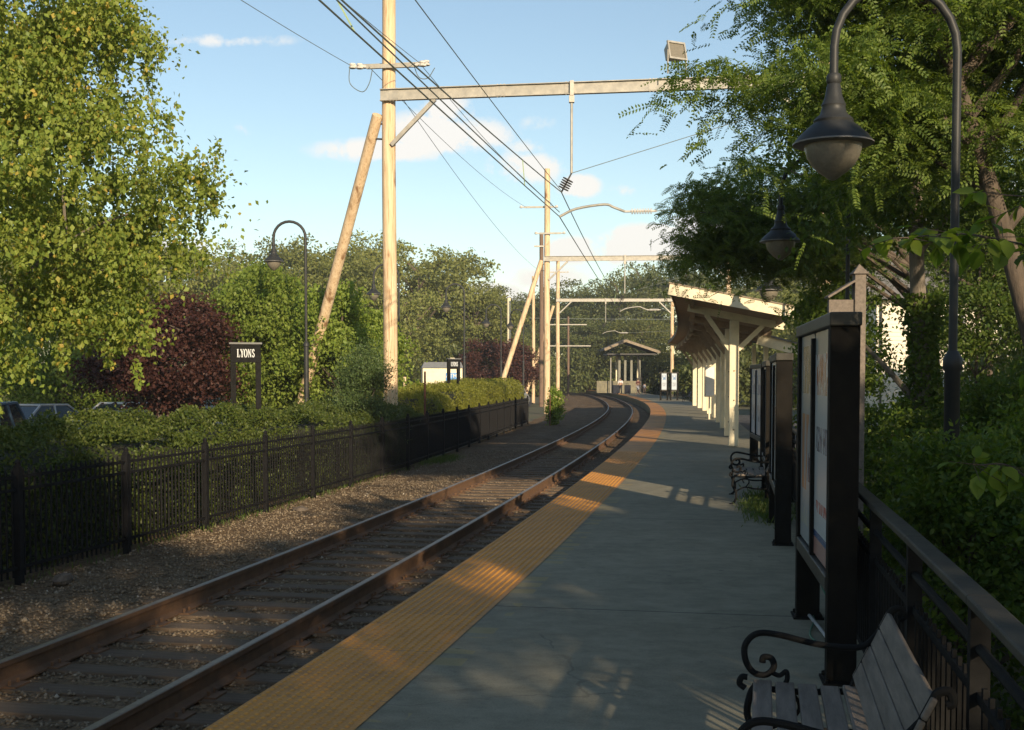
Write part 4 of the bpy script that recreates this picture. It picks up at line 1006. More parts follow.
# ================================================================== BOOTH
bo = thing('parking_booth', 'cream metal booth with a blue sign in the parking lot', 'booth', (-4.55, 80, -.56), R(6))
MB().box((-1.3, -.1, 0), (1.3, 3.2, 2.95)).build('wall', M['cream'], bo, bevel=.02)
MB().add([(-1.36, -.2, 2.95), (1.36, -.2, 2.95), (1.36, 3.3, 2.95), (-1.36, 3.3, 2.95), (-1.15, 1.4, 3.35), (1.3, 1.4, 3.35)], [(3, 2, 1, 0), (0, 1, 5, 4), (2, 3, 4, 5), (1, 2, 5), (3, 0, 4)]).build('roof', M['galv'], bo)
MB().box((.55, .9, 3.2), (.85, 1.2, 3.62)).build('vent', M['cream'], bo)
MB().box((1.305, .6, .2), (1.34, 1.6, 2.3)).build('door', M['galv'], bo)
sg = MB().box((.20, -.15, 1.70), (.95, -.104, 2.62)).build('blue_sign', M['signblue'] if 'signblue' in M else M.setdefault('signblue', mat('blue_sign_face', (.04, .20, .50), (.05, .24, .55), 4, .4)), bo)
textmesh('lettering', 'ATM', .36, M['letter'], sg, (.575, -.153, 2.42), (R(90), 0, 0))
MB().box((.26, -.154, 1.80), (.89, -.151, 1.90)).box((.26, -.154, 1.97), (.89, -.151, 2.07)).build('white_band', M['signpale'] if 'signpale' in M else M.setdefault('signpale', mat('pale_blue_band', (.25, .45, .65), None, 4, .4)), sg)

# ================================================================== CARS
def car(label, x, y, az, paint, suv=False, group='cars parked behind the hedge'):
    root = thing('parked_car', label, 'car', (x, y, -.55), az, group); m = M.setdefault('cp_%s' % (paint,), carpaint('car_paint', paint))
    h = .98 if suv else .86; rf = 1.72 if suv else 1.42
    body = [(-2.25, .38), (-2.28, .62), (-2.18, .86 if not suv else .98), (-1.5 if not suv else -2.1, h), (.95, h), (1.75, h - .10), (2.15, h - .24), (2.28, .60), (2.25, .34), (1.82, .30), (-1.85, .30)]
    mb = MB(); n = len(body)
    for yy, k in ((-.9, 0), (-.82, 1), (.82, 1), (.9, 0)):
        pass
    v = []; W = [(-.88, .0), (-.80, .05), (.80, .05), (.88, .0)]
    for yy, up in W:
        for px, pz in body: v.append((px, yy, pz + (up if pz > .8 else 0)))
    f = [tuple(range(n))[::-1], tuple(range(3 * n, 4 * n))]
    for r_ in range(3):
        for k in range(n): a0 = r_ * n + k; b0 = r_ * n + (k + 1) % n; f.append((a0, b0, b0 + n, a0 + n))
    mb.add(v, f); mb.build('body', m, root, bevel=.04)
    if suv: low = [(-2.1, h + .02), (1.05, h + .02)]; top = [(-1.85, rf), (.25, rf)]
    else: low = [(-1.55, h + .02), (1.05, h + .02)]; top = [(-.85, rf), (.30, rf)]
    g = MB(); g.add([(low[0][0], -.78, low[0][1]), (low[1][0], -.78, low[1][1]), (low[1][0], .78, low[1][1]), (low[0][0], .78, low[0][1]), (top[0][0], -.62, top[0][1] - .03), (top[1][0], -.62, top[1][1] - .03), (top[1][0], .62, top[1][1] - .03), (top[0][0], .62, top[0][1] - .03)],
                    [(0, 1, 2, 3), (4, 5, 6, 7), (0, 1, 5, 4), (1, 2, 6, 5), (2, 3, 7, 6), (3, 0, 4, 7)]); g.build('windows', M['carglass'], root)
    MB().box((top[0][0] - .04, -.65, rf - .05), (top[1][0] + .04, .65, rf + .02)).build('roof', m, root, bevel=.03)
    for sy in (-1, 1):
        for (lx, tx) in ((low[0][0], top[0][0]), (low[1][0], top[1][0]), ((low[0][0] + low[1][0]) / 2 - .05, (top[0][0] + top[1][0]) / 2)):
            MB().beam((lx, sy * .785, h), (tx, sy * .63, rf - .02), .06, .05, up=(0, 1, 0)).build('pillar', m, root)
    for px in (-1.38, 1.38):
        for sy in (-1, 1):
            wy = sy * .80
            wl = MB().tube([(px, wy - .1, .32), (px, wy + .1, .32)], .32, 20).build('wheel', M['rubber'], root, smooth=True)
            MB().tube([(px, wy + sy * .02, .32), (px, wy + sy * .108, .32)], .19, 14).build('rim', M['galv'], wl, smooth=True)
    for sy in (-1, 1):
        MB().box((2.16, sy * .62 - .16, .60), (2.27, sy * .62 + .16, .74)).build('headlight', M['globe'], root)
        MB().box((-2.30, sy * .66 - .14, .66), (-2.2, sy * .66 + .14, .86)).build('tail_light', M['tail'], root)
    return root
M['tail'] = mat('tail_lens', (.45, .02, .02), (.3, .01, .01), 5, .3)
WH, BL, DK, SI, RD, NV = (.72, .72, .70), (.10, .17, .26), (.03, .035, .04), (.45, .46, .47), (.35, .03, .03), (.02, .04, .09)
car('steel blue van at the left edge under the birch leaves', -12.9, 30.0, R(100), BL, True)
car('pale silver car next to the blue van under the birch', -10.6, 33.0, R(95), SI, False)
car('white car showing below the purple plum tree', -13.9, 44.5, R(60), WH, False)
car('silver car parked between the white cars behind the hedge', -15.8, 41.5, R(62), SI, False)
car('second white car, right of the one below the plum tree', -11.6, 46.5, R(80), WH, True)
car('white car behind the near station sign', -11.0, 58.0, R(85), WH, False)
car('white car glimpsed right of the near lamp post', -9.6, 62.0, R(85), WH, True)
car('dark blue car with its long roof left of the booth', -6.7, 68.0, R(25), NV, True)
car('dark green car in front of the booth wall', -3.9, 69.5, R(12), (.03, .06, .05), True)
car('dark car right of the booth in front of the round purple tree', -2.0, 84.0, R(5), DK, True)
car('silver car far behind the second raking pole', .2, 98.0, R(80), SI, True)
car('white van beyond the round purple tree', -4.2, 104.0, R(80), WH, True)

# ================================================================== PEOPLE (all about 130 m away)
def person(label, x, y, az, height, joints, clothes, hairm='hair'):
    root = thing('person', label, 'person', (x, y, 0), az); s = height / 1.75
    def skin(name, verts, edges, m, parent, rad, root_i=0):
        me = bpy.data.meshes.new(name); me.from_pydata([tuple(c * s for c in v) for v in verts], edges, []); me.materials.append(m)
        o = bpy.data.objects.new(name, me); COL.objects.link(o); o.parent = parent
        md = o.modifiers.new('skin', 'SKIN'); sv = me.skin_vertices[0].data
        for i, r_ in enumerate(rad): sv[i].radius = (r_ * s, r_ * s); sv[i].use_root = (i == root_i)
        sb = o.modifiers.new('sub', 'SUBSURF'); sb.levels = 1; sb.render_levels = 1
        return o
    J = joints; names = list(J); idx = {k: i for i, k in enumerate(names)}
    E_ = [('pelvis', 'waist'), ('waist', 'chest'), ('chest', 'neck'), ('neck', 'chin'), ('chin', 'brow'), ('brow', 'top')]
    for a in 'lr': E_ += [('pelvis', 'hip' + a), ('hip' + a, 'knee' + a), ('knee' + a, 'ankle' + a), ('ankle' + a, 'toe' + a), ('chest', 'sh' + a), ('sh' + a, 'el' + a), ('el' + a, 'wr' + a), ('wr' + a, 'hand' + a)]
    rad = {'pelvis': .13, 'waist': .12, 'chest': .14, 'neck': .05, 'chin': .062, 'brow': .085, 'top': .06, 'hip': .095, 'knee': .06, 'ankle': .04, 'toe': .035, 'sh': .06, 'el': .042, 'wr': .03, 'hand': .035}
    rr = lambda k: rad[k] if k in rad else rad[k[:-1]]
    body = skin('body', [J[k] for k in names], [(idx[a], idx[b]) for a, b in E_], M['skin'], root, [rr(k) for k in names], idx['pelvis'])
    for nm, ks, m, gr, in clothes:
        ii = {k: i for i, k in enumerate(ks)}; ed = [(ii[a], ii[b]) for a, b in E_ if a in ii and b in ii]
        skin(nm, [J[k] for k in ks], ed, M[m], root, [rr(k) + gr for k in ks])
    h = J['brow']; hb = MB(); hb.lathe([(.07, -.03), (.098, .0), (.102, .05), (.085, .10), (.04, .13)], (h[0] * s, (h[1] + .012) * s, h[2] * s - .02), 12)
    hb.build('hair', M[hairm], root, smooth=True)
    return root
def stand(lean=0., armf=0.):
    J = {'pelvis': (0, 0, .95), 'waist': (0, 0, 1.08), 'chest': (0, -.01, 1.32), 'neck': (0, 0, 1.48), 'chin': (0, -.03, 1.56), 'brow': (0, -.02, 1.64), 'top': (0, 0, 1.70)}
    for a, q in (('l', -1), ('r', 1)):
        J['hip' + a] = (q * .09, 0, .88); J['knee' + a] = (q * .11, -.02 - lean * q * .2, .48); J['ankle' + a] = (q * .12, .02 + lean * q * .22, .07); J['toe' + a] = (q * .13, -.14 + lean * q * .2, .03)
        J['sh' + a] = (q * .18, 0, 1.40); J['el' + a] = (q * .24, .02 - armf * .1, 1.12); J['wr' + a] = (q * .23, -.08 - armf * .2, .88 + armf * .2); J['hand' + a] = (q * .22, -.11 - armf * .25, .80 + armf * .22)
    return J
SH = ['waist', 'chest', 'pelvis', 'shl', 'shr', 'ell', 'elr']
sit = stand(); sit.update({'pelvis': (0, 0, .50), 'waist': (0, 0, .64), 'chest': (0, -.03, .88), 'neck': (0, -.05, 1.04), 'chin': (0, -.09, 1.12), 'brow': (0, -.08, 1.20), 'top': (0, -.06, 1.26)})
for a, q in (('l', -1), ('r', 1)): sit.update({'hip' + a: (q * .09, -.04, .50), 'knee' + a: (q * .14, -.46, .52), 'ankle' + a: (q * .14, -.44, .10), 'toe' + a: (q * .14, -.60, .03), 'sh' + a: (q * .18, -.03, .96), 'el' + a: (q * .24, -.14, .70), 'wr' + a: (q * .15, -.34, .60), 'hand' + a: (q * .12, -.40, .58)})
p1 = P(129, 2.1); person('person in a white shirt and dark trousers waiting by dark luggage at the platform end', p1[0], p1[1], R(-20), 1.72, stand(.2, .7), [('shirt', ['chest', 'waist', 'shl', 'shr', 'ell', 'elr'], 'shirtwhite', .02), ('trousers', ['pelvis', 'hipl', 'hipr', 'kneel', 'kneer', 'anklel', 'ankler'], 'navy', .02)])
lug = thing('suitcase', 'dark upright suitcase beside the person in the white shirt', 'suitcase', (p1[0] - .55, p1[1] - .3, 0), R(10))
MB().box((-.30, -.2, .06), (.32, .2, .95)).build('case', M['navy'], lug, bevel=.04); MB().tube([(-.15, 0, .95), (-.15, 0, 1.1), (.15, 0, 1.1), (.15, 0, .95)], .015, 6).build('handle', M['dark'], lug)
for px in (-.22, .22): MB().tube([(px, -.16, .04), (px, -.10, .04)], .045, 10).build('wheel', M['rubber'], lug)
lug2 = dup(lug, (p1[0] + .75, p1[1] + .1, 0), R(-15), 'dark suitcase on the right of the person in the white shirt')
p2 = P(125.5, 3.65); person('person in a maroon top and pale shorts walking under the far shelter', p2[0], p2[1], R(-30), 1.66, stand(.9, .1), [('top', ['chest', 'waist', 'shl', 'shr', 'ell', 'elr'], 'shirtbrown', .02), ('shorts', ['pelvis', 'hipl', 'hipr', 'kneel', 'kneer'], 'shirtwhite', .02)])
p3 = P(125.0, 4.25); person('small person in a pale shirt beside the one in maroon', p3[0], p3[1], R(-10), 1.22, stand(.6, .2), [('shirt', ['chest', 'waist', 'pelvis', 'shl', 'shr', 'hipl', 'hipr'], 'shirtwhite', .025)])

# ================================================================== HOUSE behind the trees on the right
hs = thing('house', 'cream clapboard house seen through the trees on the right', 'house', (22.6, 60.0, -.6), R(-6))
wm = MB(); 
wm.box((-4.6, 0, 0), (5.5, 8, 6.2)); wm.build('wall', M['housewall'], hs)
lap = MB()
for k in range(30): lap.add([(-4.61, -.002, .2 * k), (5.51, -.002, .2 * k), (5.51, -.03, .2 * k + .005), (-4.61, -.03, .2 * k + .005), (-4.61, -.004, .2 * k + .19), (5.51, -.004, .2 * k + .19)], [(0, 1, 2, 3), (3, 2, 5, 4)])
lap.build('clapboards', M['housewall'], hs)
MB().add([(-5, -.5, 6.2), (6, -.5, 6.2), (6, 8.5, 6.2), (-5, 8.5, 6.2), (-5, 4, 9), (6, 4, 9)], [(3, 2, 1, 0), (0, 1, 5, 4), (2, 3, 4, 5), (1, 2, 5), (3, 0, 4)]).build('roof', M['shingle'], hs)
for wx in (-.9, 1.8, 4.2):
    for wz in (1.2, 4.0):
        fw_ = MB().box((wx - .55, -.07, wz - .06), (wx + .55, -.032, wz + 1.5)).build('window', M['paintwhite'], hs); MB().box((wx - .45, -.085, wz + .04), (wx - .02, -.072, wz + 1.4)).box((wx + .02, -.085, wz + .04), (wx + .45, -.072, wz + 1.4)).build('pane', M['carglass'], fw_)
MB().tube([(-4.4, -.12, 0), (-4.4, -.12, 6.1)], .05, 8).build('down_pipe', M['dark'], hs)

# ================================================================== TREES, LEFT
tree('birch_tree', 'tall leafy birch filling the left edge of the picture', (-9.1, 20.2, -.56),
     [((-.3, 0, 9.3), (3.5, 3.6, 4.2)), ((.5, 0, 5.4), (4.0, 3.4, 3.0)), ((-.5, 0, 12.5), (2.6, 2.6, 2.6)), ((1.5, .4, 4.7), (1.7, 1.6, 1.2)), ((2.1, .3, 3.5), (1.5, 1.3, .8)), ((3.2, .6, 5.7), (1.1, .9, .5)), ((1.5, 0, 8.0), (1.5, 1.4, 1.4))],
     270, 185000, .084, .060, 'birch', seed=11, r0=.17, sig=(.33, .33, .30), inner=.35, droop=.10, bark='barkgrey', nb=34, rb=.045, down=1.2, hang=.45, zmin=1.5,
     trunk=[(-.4, 0, -.1), (-.2, .1, 3), (0, 0, 8), (.1, .2, 13.5)])
tree('plum_tree', 'dark purple leaved plum behind the birch branches', (-10.8, 37.5, -.56), [((0, 0, 3.0), (2.0, 1.9, 1.8)), ((.8, 0, 3.9), (1.3, 1.4, 1.1))], 60, 34000, .12, .08, 'plum', seed=12, r0=.13, sig=(.40, .40, .35), nb=18, group='purple leaved trees')
tree('plum_tree', 'round dark purple tree in the parking lot beyond the booth', (-1.5, 112, -.56), [((0, 0, 3.4), (3.5, 3.2, 2.7))], 60, 24000, .20, .13, 'plum', seed=13, r0=.15, sig=(.45, .45, .4), nb=14, group='purple leaved trees')
lt = 'leafy green trees in the parking lot'
tree('hornbeam_tree', 'light green tree right behind the near station sign', (-8.2, 40.2, -.56), [((.2, 0, 3.2), (1.9, 1.9, 2.4)), ((-.3, 0, 4.8), (1.4, 1.5, 1.4)), ((1.2, 0, 2.8), (1.5, 1.4, 2.0))], 90, 64000, .12, .075, 'lightgreen', lt, seed=14, r0=.14, sig=(.38, .38, .33), nb=20, down=.9)
tree('hornbeam_tree', 'light green tree hiding the foot of the raking pole', (-5.35, 38.6, -.56), [((0, 0, 2.6), (1.75, 1.75, 2.1)), ((-.2, 0, 4.3), (1.3, 1.3, 1.0))], 60, 42000, .12, .075, 'lightgreen', lt, seed=15, r0=.12, sig=(.36, .36, .32), nb=14, down=.9)
tree('hornbeam_tree', 'broad light green tree left of the purple plum', (-17.2, 47, -.56), [((0, 0, 3.6), (3.4, 2.8, 2.9))], 70, 36000, .14, .09, 'lightgreen', lt, seed=16, r0=.14, sig=(.45, .45, .4), nb=16, down=.9)
tree('cedar_bush', 'dark feathery evergreen bush at the foot of the tallest near pole', (-3.75, 30.4, -.56), [((0, 0, 1.3), (1.0, .9, 1.2)), ((.1, 0, 2.4), (.6, .6, 1.0))], 60, 36000, .07, .022, 'conifer', None, 'bush', 17, .06, (.2, .2, .22), .3, -.1, None, 'bark', 12, .02, -.8)
tree('end_bush', 'bright green shrub at the foot of the second gantry pole', (2.0, 57.5, -.5), [((0, 0, .85), (.28, .3, .9))], 30, 5000, .09, .06, 'lightgreen', None, 'bush', 18, .03, (.13, .13, .15), .3, .1, None, 'bark', 8, .02, .2)

# woodland: prototypes first, each copy a tree of its own
wl = 'woodland trees closing the view'
def far_tree(name, label, loc, h, r, m, seed, leaf=.34, n=15000):
    rng = random.Random(seed); e = [((0, 0, h * .62), (r, r, h * .34))]
    for k in range(5):
        a = rng.uniform(0, 2 * PI); e.append(((math.cos(a) * r * .55, math.sin(a) * r * .55, h * rng.uniform(.35, .85)), (r * .5, r * .5, h * .16)))
    return tree(name, label, loc, e, 110, n, leaf, leaf * .62, m, wl, 'tree', seed, .28, (.75, .75, .6), .55, .12, None, 'bark', 16, .11, .3)
far_protos = [far_tree('oak_tree', 'tall woodland tree at the left end of the far treeline, above the plum', (-30, 118, -.6), 16.5, 6.2, 'far', 31),
              far_tree('oak_tree', 'dark rounded woodland tree directly right of the far shelter', (33, 176, -.6), 17.5, 7.0, 'fardark', 32),
              far_tree('ash_tree', 'loose crowned woodland tree whose top shows left of the raking pole', (-24, 128, -.6), 17.5, 5.2, 'far', 33)]
# x, y, scale, prototype, label
FT = [(-37, 112, 1.0, 0, 'woodland tree whose crown shows just right of the birch tips'), (-45, 120, 1.05, 2, 'woodland tree hidden mostly behind the birch, outer one'), (-54, 118, 1.0, 0, 'woodland tree behind the left edge of the birch'),
      (-19, 122, .92, 0, 'woodland tree between the raking pole and the tallest pole'), (-13.5, 126, .92, 2, 'woodland tree behind the shade of the half hidden lamp'), (-9, 118, .86, 0, 'woodland tree just right of the tallest pole'),
      (-5.5, 128, .84, 2, 'woodland tree above the cream booth'), (-3.6, 122, .66, 0, 'lower woodland tree between the booth and the far purple tree'), (-25, 105, .74, 0, 'nearer woodland tree behind the raking pole'), (-15.5, 104, .70, 2, 'nearer woodland tree left of the tallest pole'),
      (-9.5, 100, .60, 0, 'low woodland tree behind the booth'), (-33, 98, .78, 2, 'nearer woodland tree above the plum tree'),
      (-2, 190, .92, 1, 'distant dark tree left of the second gantry poles'), (6, 205, .95, 1, 'distant dark tree between the gantry poles'), (-12, 200, .80, 0, 'distant tree on the skyline right of the booth'), (-4, 235, 1.0, 0, 'farthest pale tree low on the skyline by the cloud'),
      (-28, 170, .95, 0, 'distant tree filling the gap left of the raking pole'),
      (11, 190, .98, 1, 'dark woodland tree right of the third gantry pole'), (15.5, 176, .92, 1, 'dark woodland tree behind the registration arms'), (20, 188, 1.12, 1, 'tall dark woodland tree above the far shelter, left one'),
      (25.5, 180, 1.12, 1, 'tall dark woodland tree above the far shelter, right one'), (17, 160, .66, 0, 'lower green tree behind the roof of the far shelter'), (10.5, 165, .60, 1, 'low dark tree where the rails bend out of sight'), (5, 172, .55, 1, 'low dark tree at the left side of the bend'),
      (0, 165, .5, 0, 'low tree behind the foot of the third raking pole'), (22.5, 128, .62, 2, 'bright green tree between the far shelter and the canopy'), (27, 140, .78, 0, 'tree behind the far end of the long canopy'), (40, 182, 1.15, 1, 'tall dark tree above the long canopy roof'),
      (33, 150, .95, 0, 'green tree rising over the canopy roof'), (31, 110, .85, 0, 'tree behind the canopy, lit yellow green'), (42, 130, 1.0, 2, 'tree far behind the entrance canopy'), (24, 100, .62, 0, 'tree glimpsed under the canopy roof'),
      (-8, 300, 1.2, 1, 'hazy tree beyond the track bend, left'), (4, 300, 1.2, 1, 'hazy tree beyond the track bend, middle'), (18, 290, 1.2, 1, 'hazy tree beyond the track bend, right'),
      (31, 78, .72, 2, 'tree behind the notice boards in the middle distance'), (38, 92, .85, 0, 'tree behind the entrance canopy, nearer one')]
for i, (x, y, sc, pr, lb) in enumerate(FT):
    r_ = random.Random(i + 50); sc *= 1.12 if (x < 0 and y < 130) else 1.05; dup(far_protos[pr], (x, y, -.6), r_.uniform(0, 6.28), lb, None, (sc * r_.uniform(.92, 1.1), sc * r_.uniform(.92, 1.1), sc))

bp = tree('woodland_bush', 'dense bush under the far trees, nearest the second raking pole', (-12, 112, -.6), [((0, 0, 2.2), (3.6, 3.0, 2.4)), ((2, 0, 1.6), (2.6, 2.2, 1.8)), ((-2, .5, 1.8), (2.4, 2.2, 2.0))], 70, 12000, .26, .17, 'fardark', 'bushes under the far trees', 'bush', 91, .1, (.5, .5, .45), .3, .1, None, 'bark', 10, .04, .3)
BU = [(x, 116 + 3 * math.sin(x), 'left of the booth') for x in range(-66, -4, 6)] + [(x, 150 + 4 * math.sin(x), 'behind the gantry poles') for x in range(-12, 8, 5)] + [(x, 168 + 5 * math.sin(x * 2), 'behind the bend of the rails') for x in range(4, 44, 5)] + [(x, 104 + 4 * math.sin(x), 'behind the long canopy') for x in range(18, 66, 6)] + [(x, 52 + 3 * math.sin(x), 'in front of the cream house') for x in range(24, 44, 5)] + [(x, 215, 'past the far shelter') for x in range(-30, 12, 7)]
for i, (x, y, lb) in enumerate(BU):
    r_ = random.Random(i + 900); sc = r_.uniform(.9, 1.35); dup(bp, (x, y, -.6), r_.uniform(0, 6.28), 'dense dark bush under the far trees ' + lb, None, (sc, sc, sc * r_.uniform(.9, 1.3)))
# ================================================================== TREES, RIGHT
def locust(label, base, ell, nc, nf, seed, trunk, nb=22, r0=.16, sig=(.42, .42, .26), bark='bark', zmin=None, flen=.27, L=.060, W=.025):
    rng = np.random.default_rng(seed); root = thing('locust_tree', label, 'tree', base, 0, 'honey locust trees overhanging the platform')
    tot = sum(e[1][0] * e[1][1] * e[1][2] for e in ell)
    C = np.concatenate([shell(rng, max(4, int(nc * r[0] * r[1] * r[2] / tot)), c, r, .35) for c, r in ell])
    if zmin is not None: C = C[C[:, 2] > zmin]
    woody(MB(), trunk, r0, r0 * .3, C, rng, nb, .045, 1).build('trunk', M[bark], root, smooth=True)
    O = clumped(rng, C, nf, sig, .25)
    fronds('crown', O, rng, M['locust'], root, flen, 9, L, W, .22)
    return root
locust('honey locust with a leaning trunk, its boughs over the top right of the picture', (5.95, 13.2, -.6),
       [((-.9, .6, 7.4), (2.6, 2.4, 1.6)), ((-2.4, .4, 5.75), (1.4, 1.3, .38)), ((-1.7, .4, 6.2), (1.0, 1.5, .9)), ((-2.2, .4, 7.9), (1.1, 1.5, .5)), ((.9, .3, 6.4), (2.2, 2.2, 2.2)), ((-1.6, .2, 5.2), (1.0, 1.2, .45)), ((1.0, 1.5, 8.6), (2.6, 2.6, 1.5)), ((-2.75, .3, 5.5), (.8, 1.2, .4)), ((-2.0, .3, 5.2), (1.1, 1.2, .5)), ((-2.7, .3, 6.7), (.7, 1.2, .5)), ((-2.0, .3, 6.6), (1.1, 1.2, .7))], 190, 31000, 21,
       [(.3, 0, -.1), (-.1, 0, 1.9), (-.66, 0, 3.95), (-1.35, -.1, 5.9), (-1.9, -.2, 7.6)], zmin=4.6, sig=(.34, .34, .17))
locust('honey locust whose drooping sprays hang in front of the canopy roof', (7.9, 22.6, -.6),
       [((-3.0, 0, 5.5), (1.9, 1.5, .95)), ((-4.0, -.2, 5.1), (1.2, 1.1, .55)), ((-2.8, .4, 4.75), (2.0, .9, .2))], 110, 8800, 22,
       [(0, 0, -.1), (-.1, 0, 2.6), (-.5, 0, 4.4), (-1.6, 0, 5.6), (-2.6, 0, 6.1)], zmin=4.5, sig=(.36, .36, .16))
locust('small upright honey locust farther behind the railing', (12.0, 31, -.6), [((0, 0, 6.6), (3.0, 2.6, 2.2)), ((-1.2, 0, 8.2), (2.0, 1.8, 1.4))], 90, 12000, 23, [(0, 0, -.1), (.1, 0, 3), (0, 0, 7.4)], L=.075, W=.028, flen=.32)
# ivy clad trunk
iv = thing('ivy_trunk_tree', 'tree trunk wrapped in dark ivy left of the dark lamp post', 'tree', (5.45, 16.2, -.6)); rng = np.random.default_rng(5)
tp = spline([(0, 0, 0), (.03, 0, 1.4), (-.05, 0, 3.0), (-.12, 0, 4.4), (-.1, .1, 6.6)], 6)
tm = MB().tube(tp, [.15 - .08 * i / (len(tp) - 1) for i in range(len(tp))], 12); tm.tube(spline([(-.03, 0, 2.0), (-.55, -.1, 2.55), (-1.0, -.1, 3.0)], 5), [.05 - .035 * i / 10 for i in range(11)], 8); tm.tube(spline([(-.1, 0, 4.0), (.6, .1, 4.9), (1.2, .1, 5.8)], 5), [.05 - .035 * i / 10 for i in range(11)], 8)
tm.build('trunk', M['barkgrey'], iv, smooth=True)
zz = rng.uniform(0, 3.5, 9000) ** 1.0; aa = rng.uniform(0, 2 * PI, 9000); rd = .14 + np.abs(rng.normal(size=9000)) * .08 * (1 + .6 * np.sin(zz * 4))
leaves('ivy', np.stack([np.cos(aa) * rd, np.sin(aa) * rd, zz], 1), rng, .06, .05, M['understory'], iv, .6)
crown = clumped(rng, shell(rng, 40, (-.1, .2, 5.6), (1.7, 1.6, 1.4), .3), 15000, (.35, .35, .25), .1); leaves('crown', crown, rng, .09, .05, M['understory'], iv, .7)
ug = 'shrubs growing behind the railing'
def shrub(label, x, y, rx, ry, h, n, L, W, m, seed, zb=-.6, down=.3, name='shrub', group=ug, sig=.2):
    return tree(name, label, (x, y, zb), [((0, 0, h * .5), (rx, ry, h * .5)), ((rx * .2, 0, h * .72), (rx * .6, ry * .6, h * .30))], 46, n, L, W, m, group, 'shrub', seed, .035, (sig, sig, sig * .8), .4, .12, [(0, 0, -.1), (.05, 0, h * .35), (0, .05, h * .8)], 'bark', 18, .02, down)
shrub('dark shrub filling the gap right behind the nearest railing bays', 4.05, 7.6, 1.05, 1.2, 2.1, 30000, .055, .03, 'understory', 41)
shrub('dark shrub below the broad leaved sapling at the right edge', 3.9, 5.2, 1.0, 1.1, 2.0, 26000, .05, .03, 'understory', 42)
shrub('spreading shrub behind the nearest notice board', 4.75, 10.6, 1.1, 1.5, 2.35, 34000, .06, .032, 'understory', 43)
shrub('leafy shrub around the foot of the ivy trunk', 5.7, 14.4, 1.3, 1.6, 2.3, 34000, .07, .036, 'understory', 44)
shrub('tall shrub at the right edge under the leaning locust', 7.6, 13.0, 1.6, 1.6, 2.9, 34000, .075, .04, 'understory', 45, sig=.28)
shrub('shrub beyond the capped post and the second notice board', 5.9, 19.0, 1.1, 2.2, 2.1, 26000, .07, .04, 'understory', 46)
shrub('shrub in front of the cream house', 9.3, 20.0, 1.9, 1.9, 2.9, 30000, .09, .05, 'understory', 47, sig=.3)
shrub('big shrub right of the cream house corner', 12.6, 24.5, 2.2, 2.0, 4.6, 30000, .12, .07, 'understory', 48, sig=.36)
shrub('shrub behind the leaning trunk at the right edge', 10.2, 16.5, 1.7, 1.8, 4.4, 34000, .10, .055, 'understory', 49, sig=.34)
shrub('feathery shrub hiding the foot of the nearest lamp post', 3.15, 8.5, .5, .55, 2.1, 15000, .05, .028, 'understory', 54, sig=.15)
shrub('low shrub at the lower right corner of the picture', 2.95, 3.6, .65, .9, 1.5, 16000, .04, .025, 'understory', 50, sig=.16)
tree('understory_tree', 'slim leafy tree left of the bright patch of house wall', (6.35, 23.5, -.6), [((0, 0, 3.4), (.75, .8, 2.6))], 40, 17000, .09, .05, 'understory', ug, 'tree', 51, .05, (.25, .25, .2), .3, .15, None, 'bark', 14, .02, .5)
tree('understory_tree', 'leafy tree right of the ivy trunk hiding the house', (10.9, 28.5, -.6), [((0, 0, 3.6), (1.5, 1.3, 2.8)), ((1.6, .3, 5.2), (1.6, 1.3, 1.8))], 70, 26000, .10, .055, 'understory', ug, 'tree', 52, .07, (.32, .32, .26), .3, .15, None, 'bark', 16, .03, .5)
tree('understory_tree', 'leafy tree at the right edge beyond the leaning trunk', (9.4, 18.6, -.6), [((0, 0, 3.9), (1.3, 1.2, 2.2))], 50, 17000, .09, .05, 'understory', ug, 'tree', 53, .07, (.32, .32, .26), .3, .15, None, 'bark', 16, .03, .5)
# broad leaved saplings close to the camera
def sapling(label, base, stems, n_per, L, W, seed):
    rng = np.random.default_rng(seed); root = thing('broadleaf_sapling', label, 'sapling', base, 0, 'broad leaved saplings by the railing'); mb = MB(); Pt = []; D = []
    for st in stems:
        q = spline(st, 6); mb.tube(q, [.013 - .010 * i / (len(q) - 1) for i in range(len(q))], 6); m_ = len(q)
        for _ in range(n_per):
            i = rng.integers(m_ // 3, m_); a = np.array(q[i]); dr = np.array([rng.normal(), rng.normal(), -.1 + rng.normal() * .25]); dr /= np.linalg.norm(dr)
            l = rng.uniform(.05, .30); e = a + dr * l + np.array([0, 0, -.05 * l])
            mb.tube([tuple(a), tuple(e)], .0022, 3, False)
            for __ in range(3):
                t = rng.uniform(.4, 1); Pt.append(a + (e - a) * t); D.append(dr * .8 + rng.normal(size=3) * .4 + np.array([0, 0, -.45]))
    mb.build('stem', M['bark'], root, smooth=True)
    ovate('crown', np.array(Pt), rng, L, W, M['maple'], root, unit(np.array(D)))
    return root
sapling('broad leaved sapling with bright leaves at the right edge beside the railing', (3.1, 5.9, -.6),
        [[(0, 0, 0), (-.1, 0, 1.2), (-.3, .1, 2.2), (-.5, .1, 2.5)], [(0, 0, 0), (.1, -.1, 1.3), (-.1, -.2, 2.0), (-.45, -.3, 2.25)], [(0, 0, .3), (-.15, .2, 1.4), (-.5, .3, 1.9), (-.75, .3, 1.95)], [(0, 0, .2), (.2, 0, 1.2), (.1, -.2, 1.7), (-.2, -.5, 1.75)],
         [(0, 0, 0), (.2, .2, 1.6), (.1, .2, 2.6), (-.1, .3, 3.1)], [(0, 0, .2), (.3, .1, 1.5), (.35, .1, 2.4), (.3, 0, 2.9)]], 34, .095, .066, 61)
